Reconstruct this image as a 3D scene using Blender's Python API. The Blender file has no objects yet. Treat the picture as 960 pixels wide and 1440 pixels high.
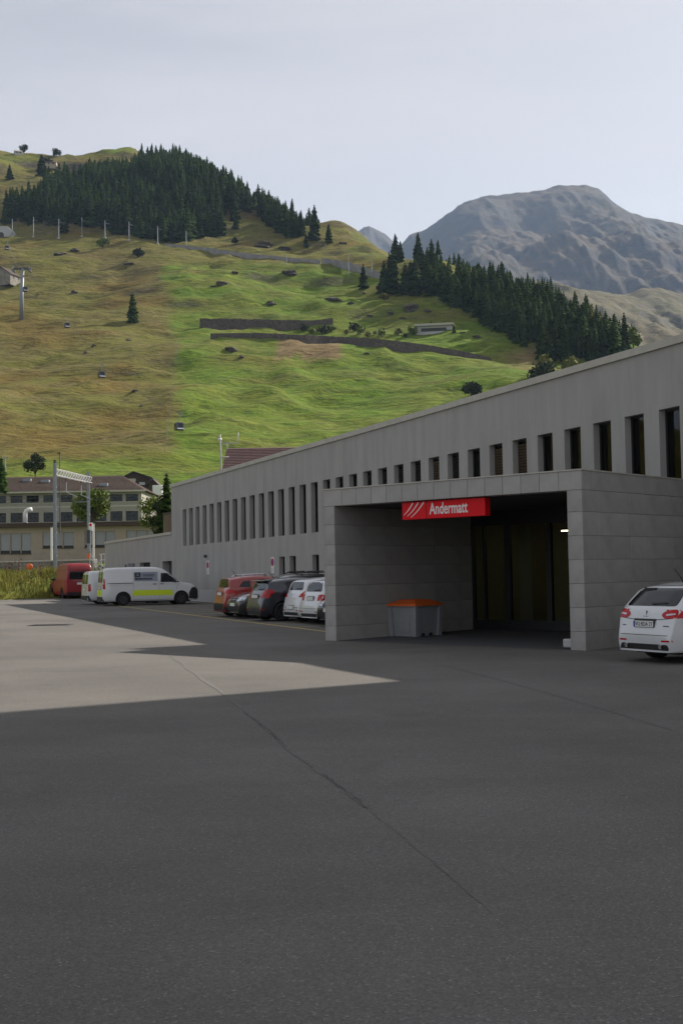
import bpy, bmesh, math, random
import numpy as np
from mathutils import Vector, Matrix
from mathutils.bvhtree import BVHTree
rnd = random.Random(7)
SC = bpy.context.scene
COL = SC.collection
R = math.radians

# ---------------------------------------------------------------- camera
EYE = Vector((0, 0, 1.70))
FPX = 1700.0                                   # focal length in pixels of the 960 x 1440 photograph
PITCH, ROLL = math.atan(86 / 1700.0), R(0.95)
fw = Vector((0, math.cos(PITCH), math.sin(PITCH)))
up0 = Vector((0, -math.sin(PITCH), math.cos(PITCH)))
rt0 = Vector((1, 0, 0))
CR = rt0 * math.cos(ROLL) - up0 * math.sin(ROLL)
CU = rt0 * math.sin(ROLL) + up0 * math.cos(ROLL)
cam = bpy.data.objects.new('camera', bpy.data.cameras.new('camera'))
COL.objects.link(cam)
cam.matrix_world = Matrix(((CR.x, CU.x, -fw.x, EYE.x), (CR.y, CU.y, -fw.y, EYE.y), (CR.z, CU.z, -fw.z, EYE.z), (0, 0, 0, 1)))
cam.data.sensor_fit = 'VERTICAL'; cam.data.sensor_height = 36; cam.data.lens = FPX / 1440 * 36
cam.data.clip_start = 0.1; cam.data.clip_end = 30000
SC.camera = cam
SC.render.resolution_x, SC.render.resolution_y = 682, 1024

# ---------------------------------------------------------------- sky, sun, exposure
SUN_EL = R(34.4); SUN_AZ = math.atan2(0.83, 0.557)          # clockwise from +Y
to_sun = Vector((math.sin(SUN_AZ) * math.cos(SUN_EL), math.cos(SUN_AZ) * math.cos(SUN_EL), math.sin(SUN_EL)))
W = bpy.data.worlds.new('World'); SC.world = W; W.use_nodes = True
nt = W.node_tree; nt.nodes.clear()
sky = nt.nodes.new('ShaderNodeTexSky'); sky.sky_type = 'NISHITA'; sky.sun_disc = False
sky.sun_elevation = SUN_EL; sky.sun_rotation = SUN_AZ
sky.altitude = 1400; sky.air_density = 1.0; sky.dust_density = 3.0; sky.ozone_density = 1.0
hsv = nt.nodes.new('ShaderNodeHueSaturation'); hsv.inputs['Saturation'].default_value = 0.2
nt.links.new(sky.outputs[0], hsv.inputs['Color'])
tc = nt.nodes.new('ShaderNodeTexCoord')
mp = nt.nodes.new('ShaderNodeMapping'); mp.inputs['Scale'].default_value = (1.2, 3.0, 9.0); mp.inputs['Rotation'].default_value = (0.25, 0.2, 0.4)
nz = nt.nodes.new('ShaderNodeTexNoise'); nz.inputs['Scale'].default_value = 1.6; nz.inputs['Detail'].default_value = 7; nz.inputs['Roughness'].default_value = 0.6
nt.links.new(tc.outputs['Generated'], mp.inputs[0]); nt.links.new(mp.outputs[0], nz.inputs[0])
rmp = nt.nodes.new('ShaderNodeMapRange'); rmp.inputs[1].default_value = 0.40; rmp.inputs[2].default_value = 0.72; rmp.inputs[3].default_value = 0.20; rmp.inputs[4].default_value = 0.60
nt.links.new(nz.outputs[0], rmp.inputs[0])
mxs = nt.nodes.new('ShaderNodeMix'); mxs.data_type = 'RGBA'
nt.links.new(rmp.outputs[0], mxs.inputs[0]); nt.links.new(hsv.outputs[0], mxs.inputs[6])
mxs.inputs[7].default_value = (5.8, 5.45, 5.6, 1)               # thin even high cloud veil
bg = nt.nodes.new('ShaderNodeBackground'); bg.inputs['Strength'].default_value = 0.086
out = nt.nodes.new('ShaderNodeOutputWorld')
nt.links.new(mxs.outputs[2], bg.inputs['Color']); nt.links.new(bg.outputs[0], out.inputs[0])

sl = bpy.data.lights.new('sun', 'SUN'); sl.energy = 5.0; sl.angle = R(0.53); sl.color = (1.0, 0.93, 0.82)
sun = bpy.data.objects.new('sun', sl); COL.objects.link(sun)
sun.rotation_euler = (-to_sun).to_track_quat('-Z', 'Y').to_euler(); sun.location = to_sun * 50
SC.view_settings.view_transform = 'Standard'; SC.view_settings.look = 'None'
SC.view_settings.exposure = 0.78; SC.view_settings.gamma = 1.0; SC.view_settings.use_curve_mapping = False
SC.render.engine = 'CYCLES'
SC.cycles.max_bounces = 8; SC.cycles.volume_bounces = 0; SC.cycles.transparent_max_bounces = 24
SC.cycles.use_denoising = True; SC.cycles.sample_clamp_indirect = 6

# ---------------------------------------------------------------- layout helpers
def gz(y):                                       # the yard climbs very gently away from the viewer
    return 0.0055 * min(max(y - 22.0, 0.0), 60.0)
def ray(px, py):
    return fw + CR * ((px - 480) / FPX) - CU * ((py - 720) / FPX)
def at(px, py, Y):
    d = ray(px, py); return EYE + d * (Y / d.y)
def gp(px, py):                                  # a surveyed point on the yard
    d = ray(px, py); lo, hi = 1.0, 400.0
    for _ in range(60):
        m = (lo + hi) / 2; P = EYE + d * m
        if P.z > gz(P.y): lo = m
        else: hi = m
    return EYE + d * m
def proj(P):
    v = Vector(P) - EYE; z = v.dot(fw)
    return 480 + FPX * v.dot(CR) / z, 720 - FPX * v.dot(CU) / z

def tag(o, label=None, cat=None, group=None, kind=None):
    if label: o['label'] = label
    if cat: o['category'] = cat
    if group: o['group'] = group
    if kind: o['kind'] = kind
    return o
def empty(name, loc=(0, 0, 0), rz=0.0, label=None, cat=None, group=None):
    o = bpy.data.objects.new(name, None); COL.objects.link(o)
    o.location = loc; o.rotation_euler = (0, 0, rz); o.empty_display_size = 0.2
    return tag(o, label, cat, group)
def link(name, me, mat, parent=None, loc=None, rot=None):
    o = bpy.data.objects.new(name, me); COL.objects.link(o)
    if mat and not me.materials: me.materials.append(mat)
    if parent: o.parent = parent
    if loc is not None: o.location = loc
    if rot is not None: o.rotation_euler = rot
    return o
def copy_tree(o, parent=None):
    c = o.copy(); COL.objects.link(c); c.parent = parent
    for ch in list(o.children): copy_tree(ch, c)
    return c

class MB:
    """collects vertices and faces for one mesh"""
    def __init__(s): s.v = []; s.f = []
    def add(s, vs, fs):
        b = len(s.v); s.v += [tuple(p) for p in vs]; s.f += [tuple(i + b for i in f) for f in fs]; return s
    def box(s, x0, x1, y0, y1, z0, z1):
        return s.add([(x0,y0,z0),(x1,y0,z0),(x1,y1,z0),(x0,y1,z0),(x0,y0,z1),(x1,y0,z1),(x1,y1,z1),(x0,y1,z1)],
                     [(0,3,2,1),(4,5,6,7),(0,1,5,4),(1,2,6,5),(2,3,7,6),(3,0,4,7)])
    def bbox(s, x0, x1, y0, y1, z0, z1, b=0.01):          # box with chamfered edges
        bm = bmesh.new(); bmesh.ops.create_cube(bm, size=1)
        for v in bm.verts: v.co = Vector(((x0+x1)/2 + v.co.x*(x1-x0), (y0+y1)/2 + v.co.y*(y1-y0), (z0+z1)/2 + v.co.z*(z1-z0)))
        bmesh.ops.bevel(bm, geom=list(bm.edges), offset=b, segments=1, affect='EDGES', profile=0.5)
        bm.verts.index_update()
        s.add([v.co[:] for v in bm.verts], [[v.index for v in f.verts] for f in bm.faces]); bm.free(); return s
    def quad(s, a, b, c, d): return s.add([a, b, c, d], [(0, 1, 2, 3)])
    def prism(s, pts, axis_vec):                          # polygon extruded along a vector
        n = len(pts); av = Vector(axis_vec); P = [Vector(p) for p in pts]
        return s.add(P + [p + av for p in P], [tuple(range(n))[::-1], tuple(range(n, 2*n))] + [(i, (i+1) % n, n + (i+1) % n, n + i) for i in range(n)])
    def tube(s, pts, r, n=6, cap=True):
        P = [Vector(p) for p in pts]; rs = r if isinstance(r, (list, tuple)) else [r] * len(P)
        ring = []; prev = None
        for i, p in enumerate(P):
            t = (P[min(i+1, len(P)-1)] - P[max(i-1, 0)]).normalized()
            if prev is None:
                u = t.cross(Vector((0, 0, 1)));
                if u.length < 1e-3: u = Vector((1, 0, 0))
                u.normalize()
            else:
                u = (prev - t * prev.dot(t)).normalized()
            prev = u; w = t.cross(u)
            ring.append([p + (u * math.cos(2*math.pi*k/n) + w * math.sin(2*math.pi*k/n)) * rs[i] for k in range(n)])
        vs = [q for rg in ring for q in rg]; fs = []
        for i in range(len(P) - 1):
            for k in range(n):
                fs.append((i*n + k, i*n + (k+1) % n, (i+1)*n + (k+1) % n, (i+1)*n + k))
        if cap: fs += [tuple(range(n))[::-1], tuple(range((len(P)-1)*n, len(P)*n))]
        return s.add(vs, fs)
    def lathe(s, prof, axis='y', n=24, c=(0, 0, 0)):      # prof: (radius, along)
        m = len(prof); vs = []; fs = []
        for k in range(n):
            a = 2 * math.pi * k / n
            for r, h in prof:
                p = (r*math.cos(a), h, r*math.sin(a)) if axis == 'y' else ((r*math.cos(a), r*math.sin(a), h) if axis == 'z' else (h, r*math.cos(a), r*math.sin(a)))
                vs.append((p[0]+c[0], p[1]+c[1], p[2]+c[2]))
        for k in range(n):
            for j in range(m - 1):
                a, b = k*m + j, ((k+1) % n)*m + j
                fs.append((a, b, b+1, a+1))
        return s.add(vs, fs)
    def mesh(s, name='m', smooth=False):
        me = bpy.data.meshes.new(name); me.from_pydata(s.v, [], s.f); me.update()
        if smooth:
            for p in me.polygons: p.use_smooth = True
        return me
    def build(s, name, mat, parent=None, smooth=False, loc=None, rot=None, fix=True):
        me = s.mesh(name, smooth)
        if fix:
            bm = bmesh.new(); bm.from_mesh(me); bmesh.ops.recalc_face_normals(bm, faces=bm.faces); bm.to_mesh(me); bm.free()
        return link(name, me, mat, parent, loc, rot)

# ---------------------------------------------------------------- materials
MATS = {}
def nodes(m): return m.node_tree.nodes, m.node_tree.links
def mat(name, col, rough=0.7, metal=0.0, var=0.12, scale=6.0, bump=0.0, bscale=60.0, coat=0.0, spec=0.5, vec='Object', emit=None, stretch=None, col2=None, objrand=0.0, streak=0.0):
    """one procedural material: two-octave colour variation, optional bump and per-object variation"""
    m = bpy.data.materials.new(name); m.use_nodes = True; N, Lk = nodes(m); b = N['Principled BSDF']
    b.inputs['Roughness'].default_value = rough; b.inputs['Metallic'].default_value = metal
    b.inputs['Coat Weight'].default_value = coat; b.inputs['Coat Roughness'].default_value = 0.04
    b.inputs['Specular IOR Level'].default_value = spec
    tcn = N.new('ShaderNodeTexCoord'); src = tcn.outputs[vec]
    if stretch:
        mpn = N.new('ShaderNodeMapping'); mpn.inputs['Scale'].default_value = stretch; Lk.new(src, mpn.inputs[0]); src = mpn.outputs[0]
    n1 = N.new('ShaderNodeTexNoise'); n1.inputs['Scale'].default_value = scale; n1.inputs['Detail'].default_value = 8; n1.inputs['Roughness'].default_value = 0.62
    Lk.new(src, n1.inputs['Vector'])
    mr = N.new('ShaderNodeMapRange'); mr.inputs[1].default_value = 0.3; mr.inputs[2].default_value = 0.7
    Lk.new(n1.outputs[0], mr.inputs[0])
    mx = N.new('ShaderNodeMix'); mx.data_type = 'RGBA'
    c2 = col2 if col2 else tuple(min(1, c * (1 + var)) for c in col)
    c1 = col if col2 else tuple(c * (1 - var) for c in col)
    mx.inputs[6].default_value = (*c1, 1); mx.inputs[7].default_value = (*c2, 1)
    Lk.new(mr.outputs[0], mx.inputs[0]); last = mx.outputs[2]
    if streak:
        ms = N.new('ShaderNodeMapping'); ms.inputs['Scale'].default_value = (1.0, 1.0, 0.05); Lk.new(tcn.outputs[vec], ms.inputs[0])
        ns = N.new('ShaderNodeTexNoise'); ns.inputs['Scale'].default_value = 2.6; ns.inputs['Detail'].default_value = 6; ns.inputs['Roughness'].default_value = 0.7; Lk.new(ms.outputs[0], ns.inputs['Vector'])
        rs_ = N.new('ShaderNodeMapRange'); rs_.inputs[1].default_value = 0.50; rs_.inputs[2].default_value = 0.68; rs_.inputs[4].default_value = streak; Lk.new(ns.outputs[0], rs_.inputs[0])
        xs_ = N.new('ShaderNodeMix'); xs_.data_type = 'RGBA'; Lk.new(rs_.outputs[0], xs_.inputs[0]); Lk.new(last, xs_.inputs[6]); xs_.inputs[7].default_value = (*[c*.55 for c in col], 1); last = xs_.outputs[2]
    if objrand:
        oi = N.new('ShaderNodeObjectInfo'); h = N.new('ShaderNodeHueSaturation')
        r1 = N.new('ShaderNodeMapRange'); r1.inputs[3].default_value = 1 - objrand; r1.inputs[4].default_value = 1 + objrand
        Lk.new(oi.outputs['Random'], r1.inputs[0]); Lk.new(r1.outputs[0], h.inputs['Value']); Lk.new(last, h.inputs['Color']); last = h.outputs[0]
    Lk.new(last, b.inputs['Base Color'])
    if bump:
        n2 = N.new('ShaderNodeTexNoise'); n2.inputs['Scale'].default_value = bscale; n2.inputs['Detail'].default_value = 6
        Lk.new(src, n2.inputs['Vector'])
        bp = N.new('ShaderNodeBump'); bp.inputs['Strength'].default_value = bump; bp.inputs['Distance'].default_value = 0.02
        Lk.new(n2.outputs[0], bp.inputs['Height']); Lk.new(bp.outputs[0], b.inputs['Normal'])
    if emit:
        b.inputs['Emission Color'].default_value = (*emit[0], 1); b.inputs['Emission Strength'].default_value = emit[1]
    MATS[name] = m; return m

M = {}
M['concrete'] = mat('board_marked_concrete', (0.335, 0.325, 0.303), 0.85, var=0.14, scale=1.7, bump=0.25, bscale=25, objrand=0.06, streak=0.16)
M['concrete_dk'] = mat('concrete_joint', (0.17, 0.165, 0.155), 0.9)
M['plaster'] = mat('grey_facade_concrete', (0.345, 0.335, 0.313), 0.88, var=0.13, scale=1.4, bump=0.12, bscale=30, stretch=(1.0, 1.0, 0.22), streak=0.16)
M['coping'] = mat('pale_coping', (0.44, 0.42, 0.36), 0.8, var=0.12, scale=3)
M['plinth'] = mat('pale_plinth', (0.42, 0.42, 0.41), 0.85, var=0.08)
M['frame_dk'] = mat('dark_metal_frame', (0.02, 0.021, 0.022), 0.45, spec=0.4)
M['slat'] = mat('brown_blind', (0.13, 0.095, 0.06), 0.6, var=0.1)
M['slat_dk'] = mat('dark_blind', (0.028, 0.027, 0.025), 0.6)
M['white'] = mat('white_paint', (0.72, 0.72, 0.70), 0.5, var=0.05)
M['galv'] = mat('galvanised_steel', (0.24, 0.26, 0.29), 0.55, metal=0.3, var=0.15, scale=4)
M['steel_dk'] = mat('dark_steel', (0.05, 0.055, 0.06), 0.5)
M['red'] = mat('red_sign_face', (0.66, 0.004, 0.010), 0.5, var=0.04, spec=0.2)
M['orange'] = mat('orange_plastic', (0.72, 0.13, 0.015), 0.45, var=0.08)
M['bin'] = mat('grey_plastic', (0.26, 0.27, 0.28), 0.55, var=0.08)
M['olive'] = mat('hall_panel', (0.36, 0.33, 0.23), 0.7, var=0.1)
M['yellow_line'] = mat('yellow_line_paint', (0.45, 0.36, 0.11), 0.8, var=0.35, scale=9)
M['wood_dk'] = mat('dark_weathered_wood', (0.045, 0.03, 0.022), 0.85, var=0.3, stretch=(1, 1, 0.2))
M['roof_tile'] = mat('brown_roof_tiles', (0.055, 0.038, 0.03), 0.95, var=0.5, spec=0.2, scale=2.2, objrand=0.1)
M['roof_plum'] = mat('plum_roof_tiles', (0.13, 0.075, 0.072), 0.8, var=0.2, scale=2, objrand=0.08)
M['render_tan'] = mat('tan_render', (0.37, 0.305, 0.24), 0.9, var=0.1, scale=0.8)
M['render_cream'] = mat('cream_render', (0.30, 0.283, 0.25), 0.9, var=0.1, scale=0.8)
M['shutter'] = mat('grey_roller_shutter', (0.33, 0.34, 0.35), 0.7, var=0.06)
M['brown_fascia'] = mat('brown_fascia', (0.06, 0.035, 0.025), 0.7)
M['outcrop'] = mat('dark_outcrop', (0.075, 0.062, 0.05), 0.95, var=0.5, scale=0.5, bump=1.0, bscale=2, objrand=0.3)
M['stone'] = mat('grey_stone', (0.20, 0.18, 0.155), 0.9, var=0.35, scale=0.6, bump=0.8, bscale=3, objrand=0.15)
M['drystone'] = mat('dark_dry_stone_wall', (0.085, 0.07, 0.06), 0.95, var=0.5, scale=0.8, bump=1.0, bscale=3)
M['spruce'] = mat('spruce_needles', (0.024, 0.043, 0.008), 0.9, var=0.5, scale=0.5, spec=0.03, objrand=0.3)
M['spruce_y'] = mat('larch_needles', (0.10, 0.10, 0.02), 0.8, var=0.3, scale=0.5, spec=0.2, objrand=0.2)
M['leaf'] = mat('broad_leaf', (0.11, 0.15, 0.02), 0.7, var=0.35, scale=0.7, spec=0.3, objrand=0.1)
M['leaf_dk'] = mat('dark_leaf', (0.028, 0.042, 0.014), 0.75, var=0.35, scale=0.7, spec=0.2)
M['leaf_y'] = mat('yellow_green_leaf', (0.16, 0.16, 0.03), 0.75, var=0.3, scale=0.7, spec=0.2)
M['bark'] = mat('bark', (0.06, 0.045, 0.035), 0.95, var=0.3, scale=3)
M['tyre'] = mat('tyre_rubber', (0.012, 0.012, 0.013), 0.85)
M['rim'] = mat('alloy_rim', (0.35, 0.35, 0.36), 0.35, metal=0.8)
M['rim_dk'] = mat('dark_alloy_rim', (0.06, 0.06, 0.065), 0.35, metal=0.7)
M['blackplastic'] = mat('black_plastic', (0.015, 0.015, 0.017), 0.6)
M['carglass'] = mat('tinted_car_glass', (0.008, 0.010, 0.012), 0.04, var=0.02, spec=0.45)
M['taillight'] = mat('red_tail_lamp', (0.42, 0.004, 0.008), 0.22, var=0.3, scale=14, coat=0.15, spec=0.3)
M['headlight'] = mat('clear_lamp', (0.55, 0.58, 0.62), 0.12, coat=1.0, var=0.2, scale=15)
M['chrome'] = mat('chrome_trim', (0.6, 0.6, 0.62), 0.15, metal=1.0)
M['plate'] = mat('number_plate', (0.68, 0.68, 0.64), 0.5, var=0.04)
M['plate_blue'] = mat('plate_blue_band', (0.02, 0.06, 0.30), 0.5)
M['ink'] = mat('dark_lettering', (0.02, 0.02, 0.022), 0.6)
M['p_white'] = mat('white_car_paint', (0.62, 0.63, 0.63), 0.35, var=0.02, coat=1.0)
M['p_red'] = mat('orange_red_car_paint', (0.30, 0.014, 0.009), 0.35, var=0.03, coat=1.0)
M['p_crimson'] = mat('crimson_van_paint', (0.24, 0.004, 0.010), 0.45, var=0.04, coat=0.35)
M['p_blue'] = mat('blue_black_car_paint', (0.006, 0.008, 0.018), 0.3, var=0.02, coat=1.0)
M['p_black'] = mat('black_car_paint', (0.008, 0.009, 0.011), 0.3, var=0.02, coat=1.0)
M['neon'] = mat('neon_yellow_film', (0.60, 0.74, 0.02), 0.5, var=0.03)
M['film'] = mat('grey_window_film', (0.24, 0.27, 0.33), 0.3, var=0.05)
M['wire'] = mat('cable', (0.09, 0.09, 0.09), 0.6)

def glass_mat(name, tint, refl):
    m = bpy.data.materials.new(name); m.use_nodes = True; N, Lk = nodes(m); N.clear()
    o = N.new('ShaderNodeOutputMaterial'); t = N.new('ShaderNodeBsdfTransparent'); g = N.new('ShaderNodeBsdfGlossy'); x = N.new('ShaderNodeMixShader')
    t.inputs[0].default_value = (*tint, 1); g.inputs['Roughness'].default_value = 0.02; g.inputs[0].default_value = (0.9, 0.95, 0.95, 1)
    l = N.new('ShaderNodeLayerWeight'); l.inputs[0].default_value = refl
    Lk.new(l.outputs['Fresnel'], x.inputs[0]); Lk.new(t.outputs[0], x.inputs[1]); Lk.new(g.outputs[0], x.inputs[2]); Lk.new(x.outputs[0], o.inputs[0])
    return m
M['glass'] = glass_mat('window_glass', (0.26, 0.33, 0.31), 0.3)
M['glass_door'] = glass_mat('door_glass', (0.75, 0.78, 0.72), 0.12)
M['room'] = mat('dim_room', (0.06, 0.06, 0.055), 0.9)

# asphalt
def asphalt():
    m = bpy.data.materials.new('asphalt'); m.use_nodes = True; N, Lk = nodes(m); b = N['Principled BSDF']
    b.inputs['Roughness'].default_value = 0.9; b.inputs['Specular IOR Level'].default_value = 0.25
    tcn = N.new('ShaderNodeTexCoord'); o = tcn.outputs['Object']
    def noise(sc, det, ro=0.6, mapping=None):
        n = N.new('ShaderNodeTexNoise'); n.inputs['Scale'].default_value = sc; n.inputs['Detail'].default_value = det; n.inputs['Roughness'].default_value = ro
        s = o
        if mapping:
            q = N.new('ShaderNodeMapping'); q.inputs['Scale'].default_value = mapping; q.inputs['Rotation'].default_value = (0, 0, 0.5); Lk.new(o, q.inputs[0]); s = q.outputs[0]
        Lk.new(s, n.inputs['Vector']); return n.outputs[0]
    def rng(s, a, b_, c, d):
        r = N.new('ShaderNodeMapRange'); r.inputs[1].default_value = a; r.inputs[2].default_value = b_; r.inputs[3].default_value = c; r.inputs[4].default_value = d
        Lk.new(s, r.inputs[0]); return r.outputs[0]
    def mul(a, b_):
        x = N.new('ShaderNodeMath'); x.operation = 'MULTIPLY'; Lk.new(a, x.inputs[0]); Lk.new(b_, x.inputs[1]); return x.outputs[0]
    big = rng(noise(0.16, 5), 0.35, 0.65, 0.82, 1.16)
    mid = rng(noise(1.1, 6, 0.65, (0.6, 1.0, 1.0)), 0.3, 0.7, 0.94, 1.06)
    vor = N.new('ShaderNodeTexVoronoi'); vor.inputs['Scale'].default_value = 95; Lk.new(o, vor.inputs['Vector'])
    sep = N.new('ShaderNodeSeparateColor'); Lk.new(vor.outputs['Color'], sep.inputs[0])
    grain = rng(sep.outputs[0], 0.0, 1.0, 0.78, 1.22)
    spark = rng(sep.outputs[1], 0.94, 0.98, 1.0, 1.55)
    fine = rng(noise(260, 3), 0.3, 0.7, 0.82, 1.18)
    stain = rng(noise(0.45, 7, 0.7, (1, 0.6, 1)), 0.58, 0.72, 1.0, 0.80)
    wheel = rng(noise(0.9, 4, 0.55, (0.07, 1.6, 1)), 0.56, 0.70, 1.0, 0.95)
    v = mul(mul(mul(mul(big, mid), mul(stain, wheel)), mul(grain, fine)), spark)
    mx = N.new('ShaderNodeMix'); mx.data_type = 'RGBA'; mx.blend_type = 'MULTIPLY'; mx.inputs[0].default_value = 1
    mx.inputs[6].default_value = (0.130, 0.122, 0.112, 1); Lk.new(v, mx.inputs[7]); Lk.new(mx.outputs[2], b.inputs['Base Color'])
    bp = N.new('ShaderNodeBump'); bp.inputs['Strength'].default_value = 0.5; bp.inputs['Distance'].default_value = 0.006
    Lk.new(mul(grain, fine), bp.inputs['Height']); Lk.new(bp.outputs[0], b.inputs['Normal'])
    return m
M['asphalt'] = asphalt()
M['seam'] = mat('asphalt_seam', (0.115, 0.109, 0.10), 0.9, var=0.3, scale=8)
M['tar'] = mat('tar_crack', (0.045, 0.043, 0.042), 0.85, var=0.25, scale=12)
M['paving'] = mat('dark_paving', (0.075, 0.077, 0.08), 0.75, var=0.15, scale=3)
M['green_pane'] = mat('green_tinted_panel', (0.025, 0.075, 0.06), 0.3, var=0.15)
M['painted_reflection'] = mat('pale_reflection_colour', (0.42, 0.36, 0.24), 0.8, var=0.1)
M['road_edge'] = mat('grey_road_edge', (0.22, 0.21, 0.20), 0.9, var=0.25, scale=0.3)
# ================================================================ TERRAIN
def lattice(seed, n=256):
    return np.random.RandomState(seed).rand(n, n)
_lat = {}
def vnoise(x, y, seed):
    
    if seed not in _lat: _lat[seed] = lattice(seed)
    g = _lat[seed]; n = g.shape[0]
    xi = np.floor(x).astype(int); yi = np.floor(y).astype(int); fx = x - xi; fy = y - yi
    fx = fx*fx*(3-2*fx); fy = fy*fy*(3-2*fy)
    a = g[xi % n, yi % n]; b = g[(xi+1) % n, yi % n]; c = g[xi % n, (yi+1) % n]; d = g[(xi+1) % n, (yi+1) % n]
    return (a*(1-fx)+b*fx)*(1-fy) + (c*(1-fx)+d*fx)*fy - 0.5
def fbm(x, y, seed, octv=4, gain=0.5, ridged=False):
    s = 0; a = 1.0
    for k in range(octv):
        n = vnoise(x * 2**k + 17*k, y * 2**k - 11*k, seed + k)
        s = s + a * ((0.5 - 2*np.abs(n)) if ridged else n); a *= gain
    return s
def tps_fit(P, z, lam=0.5):
    P = np.array(P, float) / 100.0; z = np.array(z, float); n = len(P)
    d2 = ((P[:, None] - P[None])**2).sum(-1); K = 0.5 * d2 * np.log(d2 + 1e-9)
    A = np.zeros((n+3, n+3)); A[:n, :n] = K + lam*np.eye(n)*0.02; A[:n, n] = 1; A[:n, n+1:] = P; A[n, :n] = 1; A[n+1:, :n] = P.T
    w = np.linalg.solve(A, np.concatenate([z, np.zeros(3)]))
    def ev(x, y):
        x = np.asarray(x, float)/100; y = np.asarray(y, float)/100
        s = w[n] + w[n+1]*x + w[n+2]*y
        for i in range(n):
            q = (x-P[i, 0])**2 + (y-P[i, 1])**2; s = s + w[i]*0.5*q*np.log(q+1e-9)
        return s
    return ev
def depth_of(py):
    return float(np.interp(py, [210, 250, 320, 350, 400, 450, 500, 550, 600, 660, 700, 740], [1120, 1000, 850, 795, 700, 610, 530, 460, 400, 330, 280, 235]))
CREST = [(-260, 225), (-120, 214), (0, 211), (60, 219), (130, 223), (185, 209), (250, 232), (310, 252), (370, 288), (430, 322), (480, 322), (540, 352), (600, 378), (660, 392), (720, 412), (800, 450), (860, 476), (900, 492), (960, 530), (1060, 590), (1200, 650)]
pts, zs = [], []
def ctrl(px, py, Y, dz=0.0):
    p = at(px, py, Y); pts.append((p.x, p.y)); zs.append(p.z + dz)
for px, cy in CREST:
    Yc = depth_of(cy) if px < 850 else depth_of(cy) + (px - 850) * 0.25
    ctrl(px, cy, Yc)
    for py in (740, 700, 660, 600, 550, 500, 450, 400, 350, 320, 250):
        if py > cy + 22: ctrl(px, py, depth_of(py))
    p = at(px, cy, Yc); drop = 0.0 if px < 200 else 0.35
    for dy, f in ((70, -12), (260, -70), (500, -120)):
        pts.append((p.x * (Yc + dy)/Yc + (dy * 0.3 if px > 300 else 0), p.y + dy)); zs.append(p.z + f * (0.25 if px < 200 else 1.0))
for X in (-260, -120, 0, 120, 260):
    pts.append((X, 180)); zs.append(5.0); pts.append((X, 125)); zs.append(3.0)
hill_fn = tps_fit(pts, zs)
GX0, GX1, GY0, GY1, STEP = -620.0, 640.0, 122.0, 1420.0, 3.6
gx = np.arange(GX0, GX1, STEP); gy = np.arange(GY0, GY1, STEP)
XX, YY = np.meshgrid(gx, gy)
ZZ = np.maximum(hill_fn(XX, YY), 1.5)
slopew = np.clip((YY - 230) / 120, 0, 1)
ZZ = ZZ + slopew * (fbm(XX/75, YY/60, 3, 4, 0.5) * 9.0 + fbm(XX/26 + YY/90, YY/9, 40, 4, 0.55) * 2.9 + fbm(XX/14, YY/10, 60, 3, 0.5) * 1.3)
# knolls and steps
ZZ = ZZ + slopew * np.maximum(0, fbm(XX/38 + 5, YY/30, 90, 3, 0.5, True) - 0.42) * 7.0
def terr(x, y):
    i = min(max((x - GX0)/STEP, 0), len(gx)-2.001); j = min(max((y - GY0)/STEP, 0), len(gy)-2.001)
    a, b = int(i), int(j); fx, fy = i-a, j-b
    return float((ZZ[b, a]*(1-fx)+ZZ[b, a+1]*fx)*(1-fy) + (ZZ[b+1, a]*(1-fx)+ZZ[b+1, a+1]*fx)*fy)
def hit(px, py, y0=200.0):
    d = ray(px, py); Y = y0; last = Y
    while Y < 1400:
        P = EYE + d * (Y/d.y)
        if P.z < terr(P.x, P.y):
            lo, hi = last, Y
            for _ in range(18):
                m = (lo+hi)/2; P = EYE + d*(m/d.y)
                if P.z < terr(P.x, P.y): hi = m
                else: lo = m
            P = EYE + d*(hi/d.y); return Vector((P.x, P.y, terr(P.x, P.y)))
        last = Y; Y += 4
    return None
def nearest_hit(px, py):
    for k in range(30):
        h = hit(px, py + k*3)
        if h: return h
    return Vector((0, 700, terr(0, 700)))
def inpoly(x, y, poly):
    c = False; n = len(poly)
    for i in range(n):
        x1, y1 = poly[i]; x2, y2 = poly[(i+1) % n]
        if (y1 > y) != (y2 > y) and x < (x2-x1)*(y-y1)/(y2-y1)+x1: c = not c
    return c
# meadow kinds: attributes painted from the lie of the land (mown green pasture east of the fence line, dry tawny grass west of it)
def projA(X, Y, Z):
    vx, vy, vz = X - EYE.x, Y - EYE.y, Z - EYE.z
    zc = vx*fw.x + vy*fw.y + vz*fw.z
    return 480 + FPX*(vx*CR.x+vy*CR.y+vz*CR.z)/zc, 720 - FPX*(vx*CU.x+vy*CU.y+vz*CU.z)/zc
PX, PY = projA(XX, YY, ZZ)
fence_x = np.interp(PY, [330, 372, 462, 485, 640], [215, 222, 240, 250, 232])
wob = fbm(XX/40, YY/40, 120, 3) * 24
green = np.clip((PX + wob*0.7 - fence_x)/9.0, 0, 1)
green = green * np.clip((PY + wob - np.interp(PX, [220, 480, 620, 900], [372, 372, 390, 470]))/16.0 + 0.4, 0.12, 1)
green = np.maximum(green, np.clip((PY - 636 + wob*0.5)/12, 0, 0.8))             # lush strip at the foot
green = np.maximum(green, np.clip(1 - np.hypot((PX-160)/45, (PY-212)/12), 0, 1)*1.2)
green = np.maximum(green, np.clip(1 - np.abs(PY-222)/9, 0, 1)*np.clip((80-PX)/30, 0, 1)*0.7)
green = np.maximum(green, np.clip((PX-470)/30, 0, 1)*np.clip((400-PY)/30, 0, 1)*0.55)
green = green - 0.55*np.clip(fbm(XX/34, YY/20, 150, 3)*2.2, 0, 1)*np.clip((560-PY)/60 + 0.5, 0.25, 1)
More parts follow.
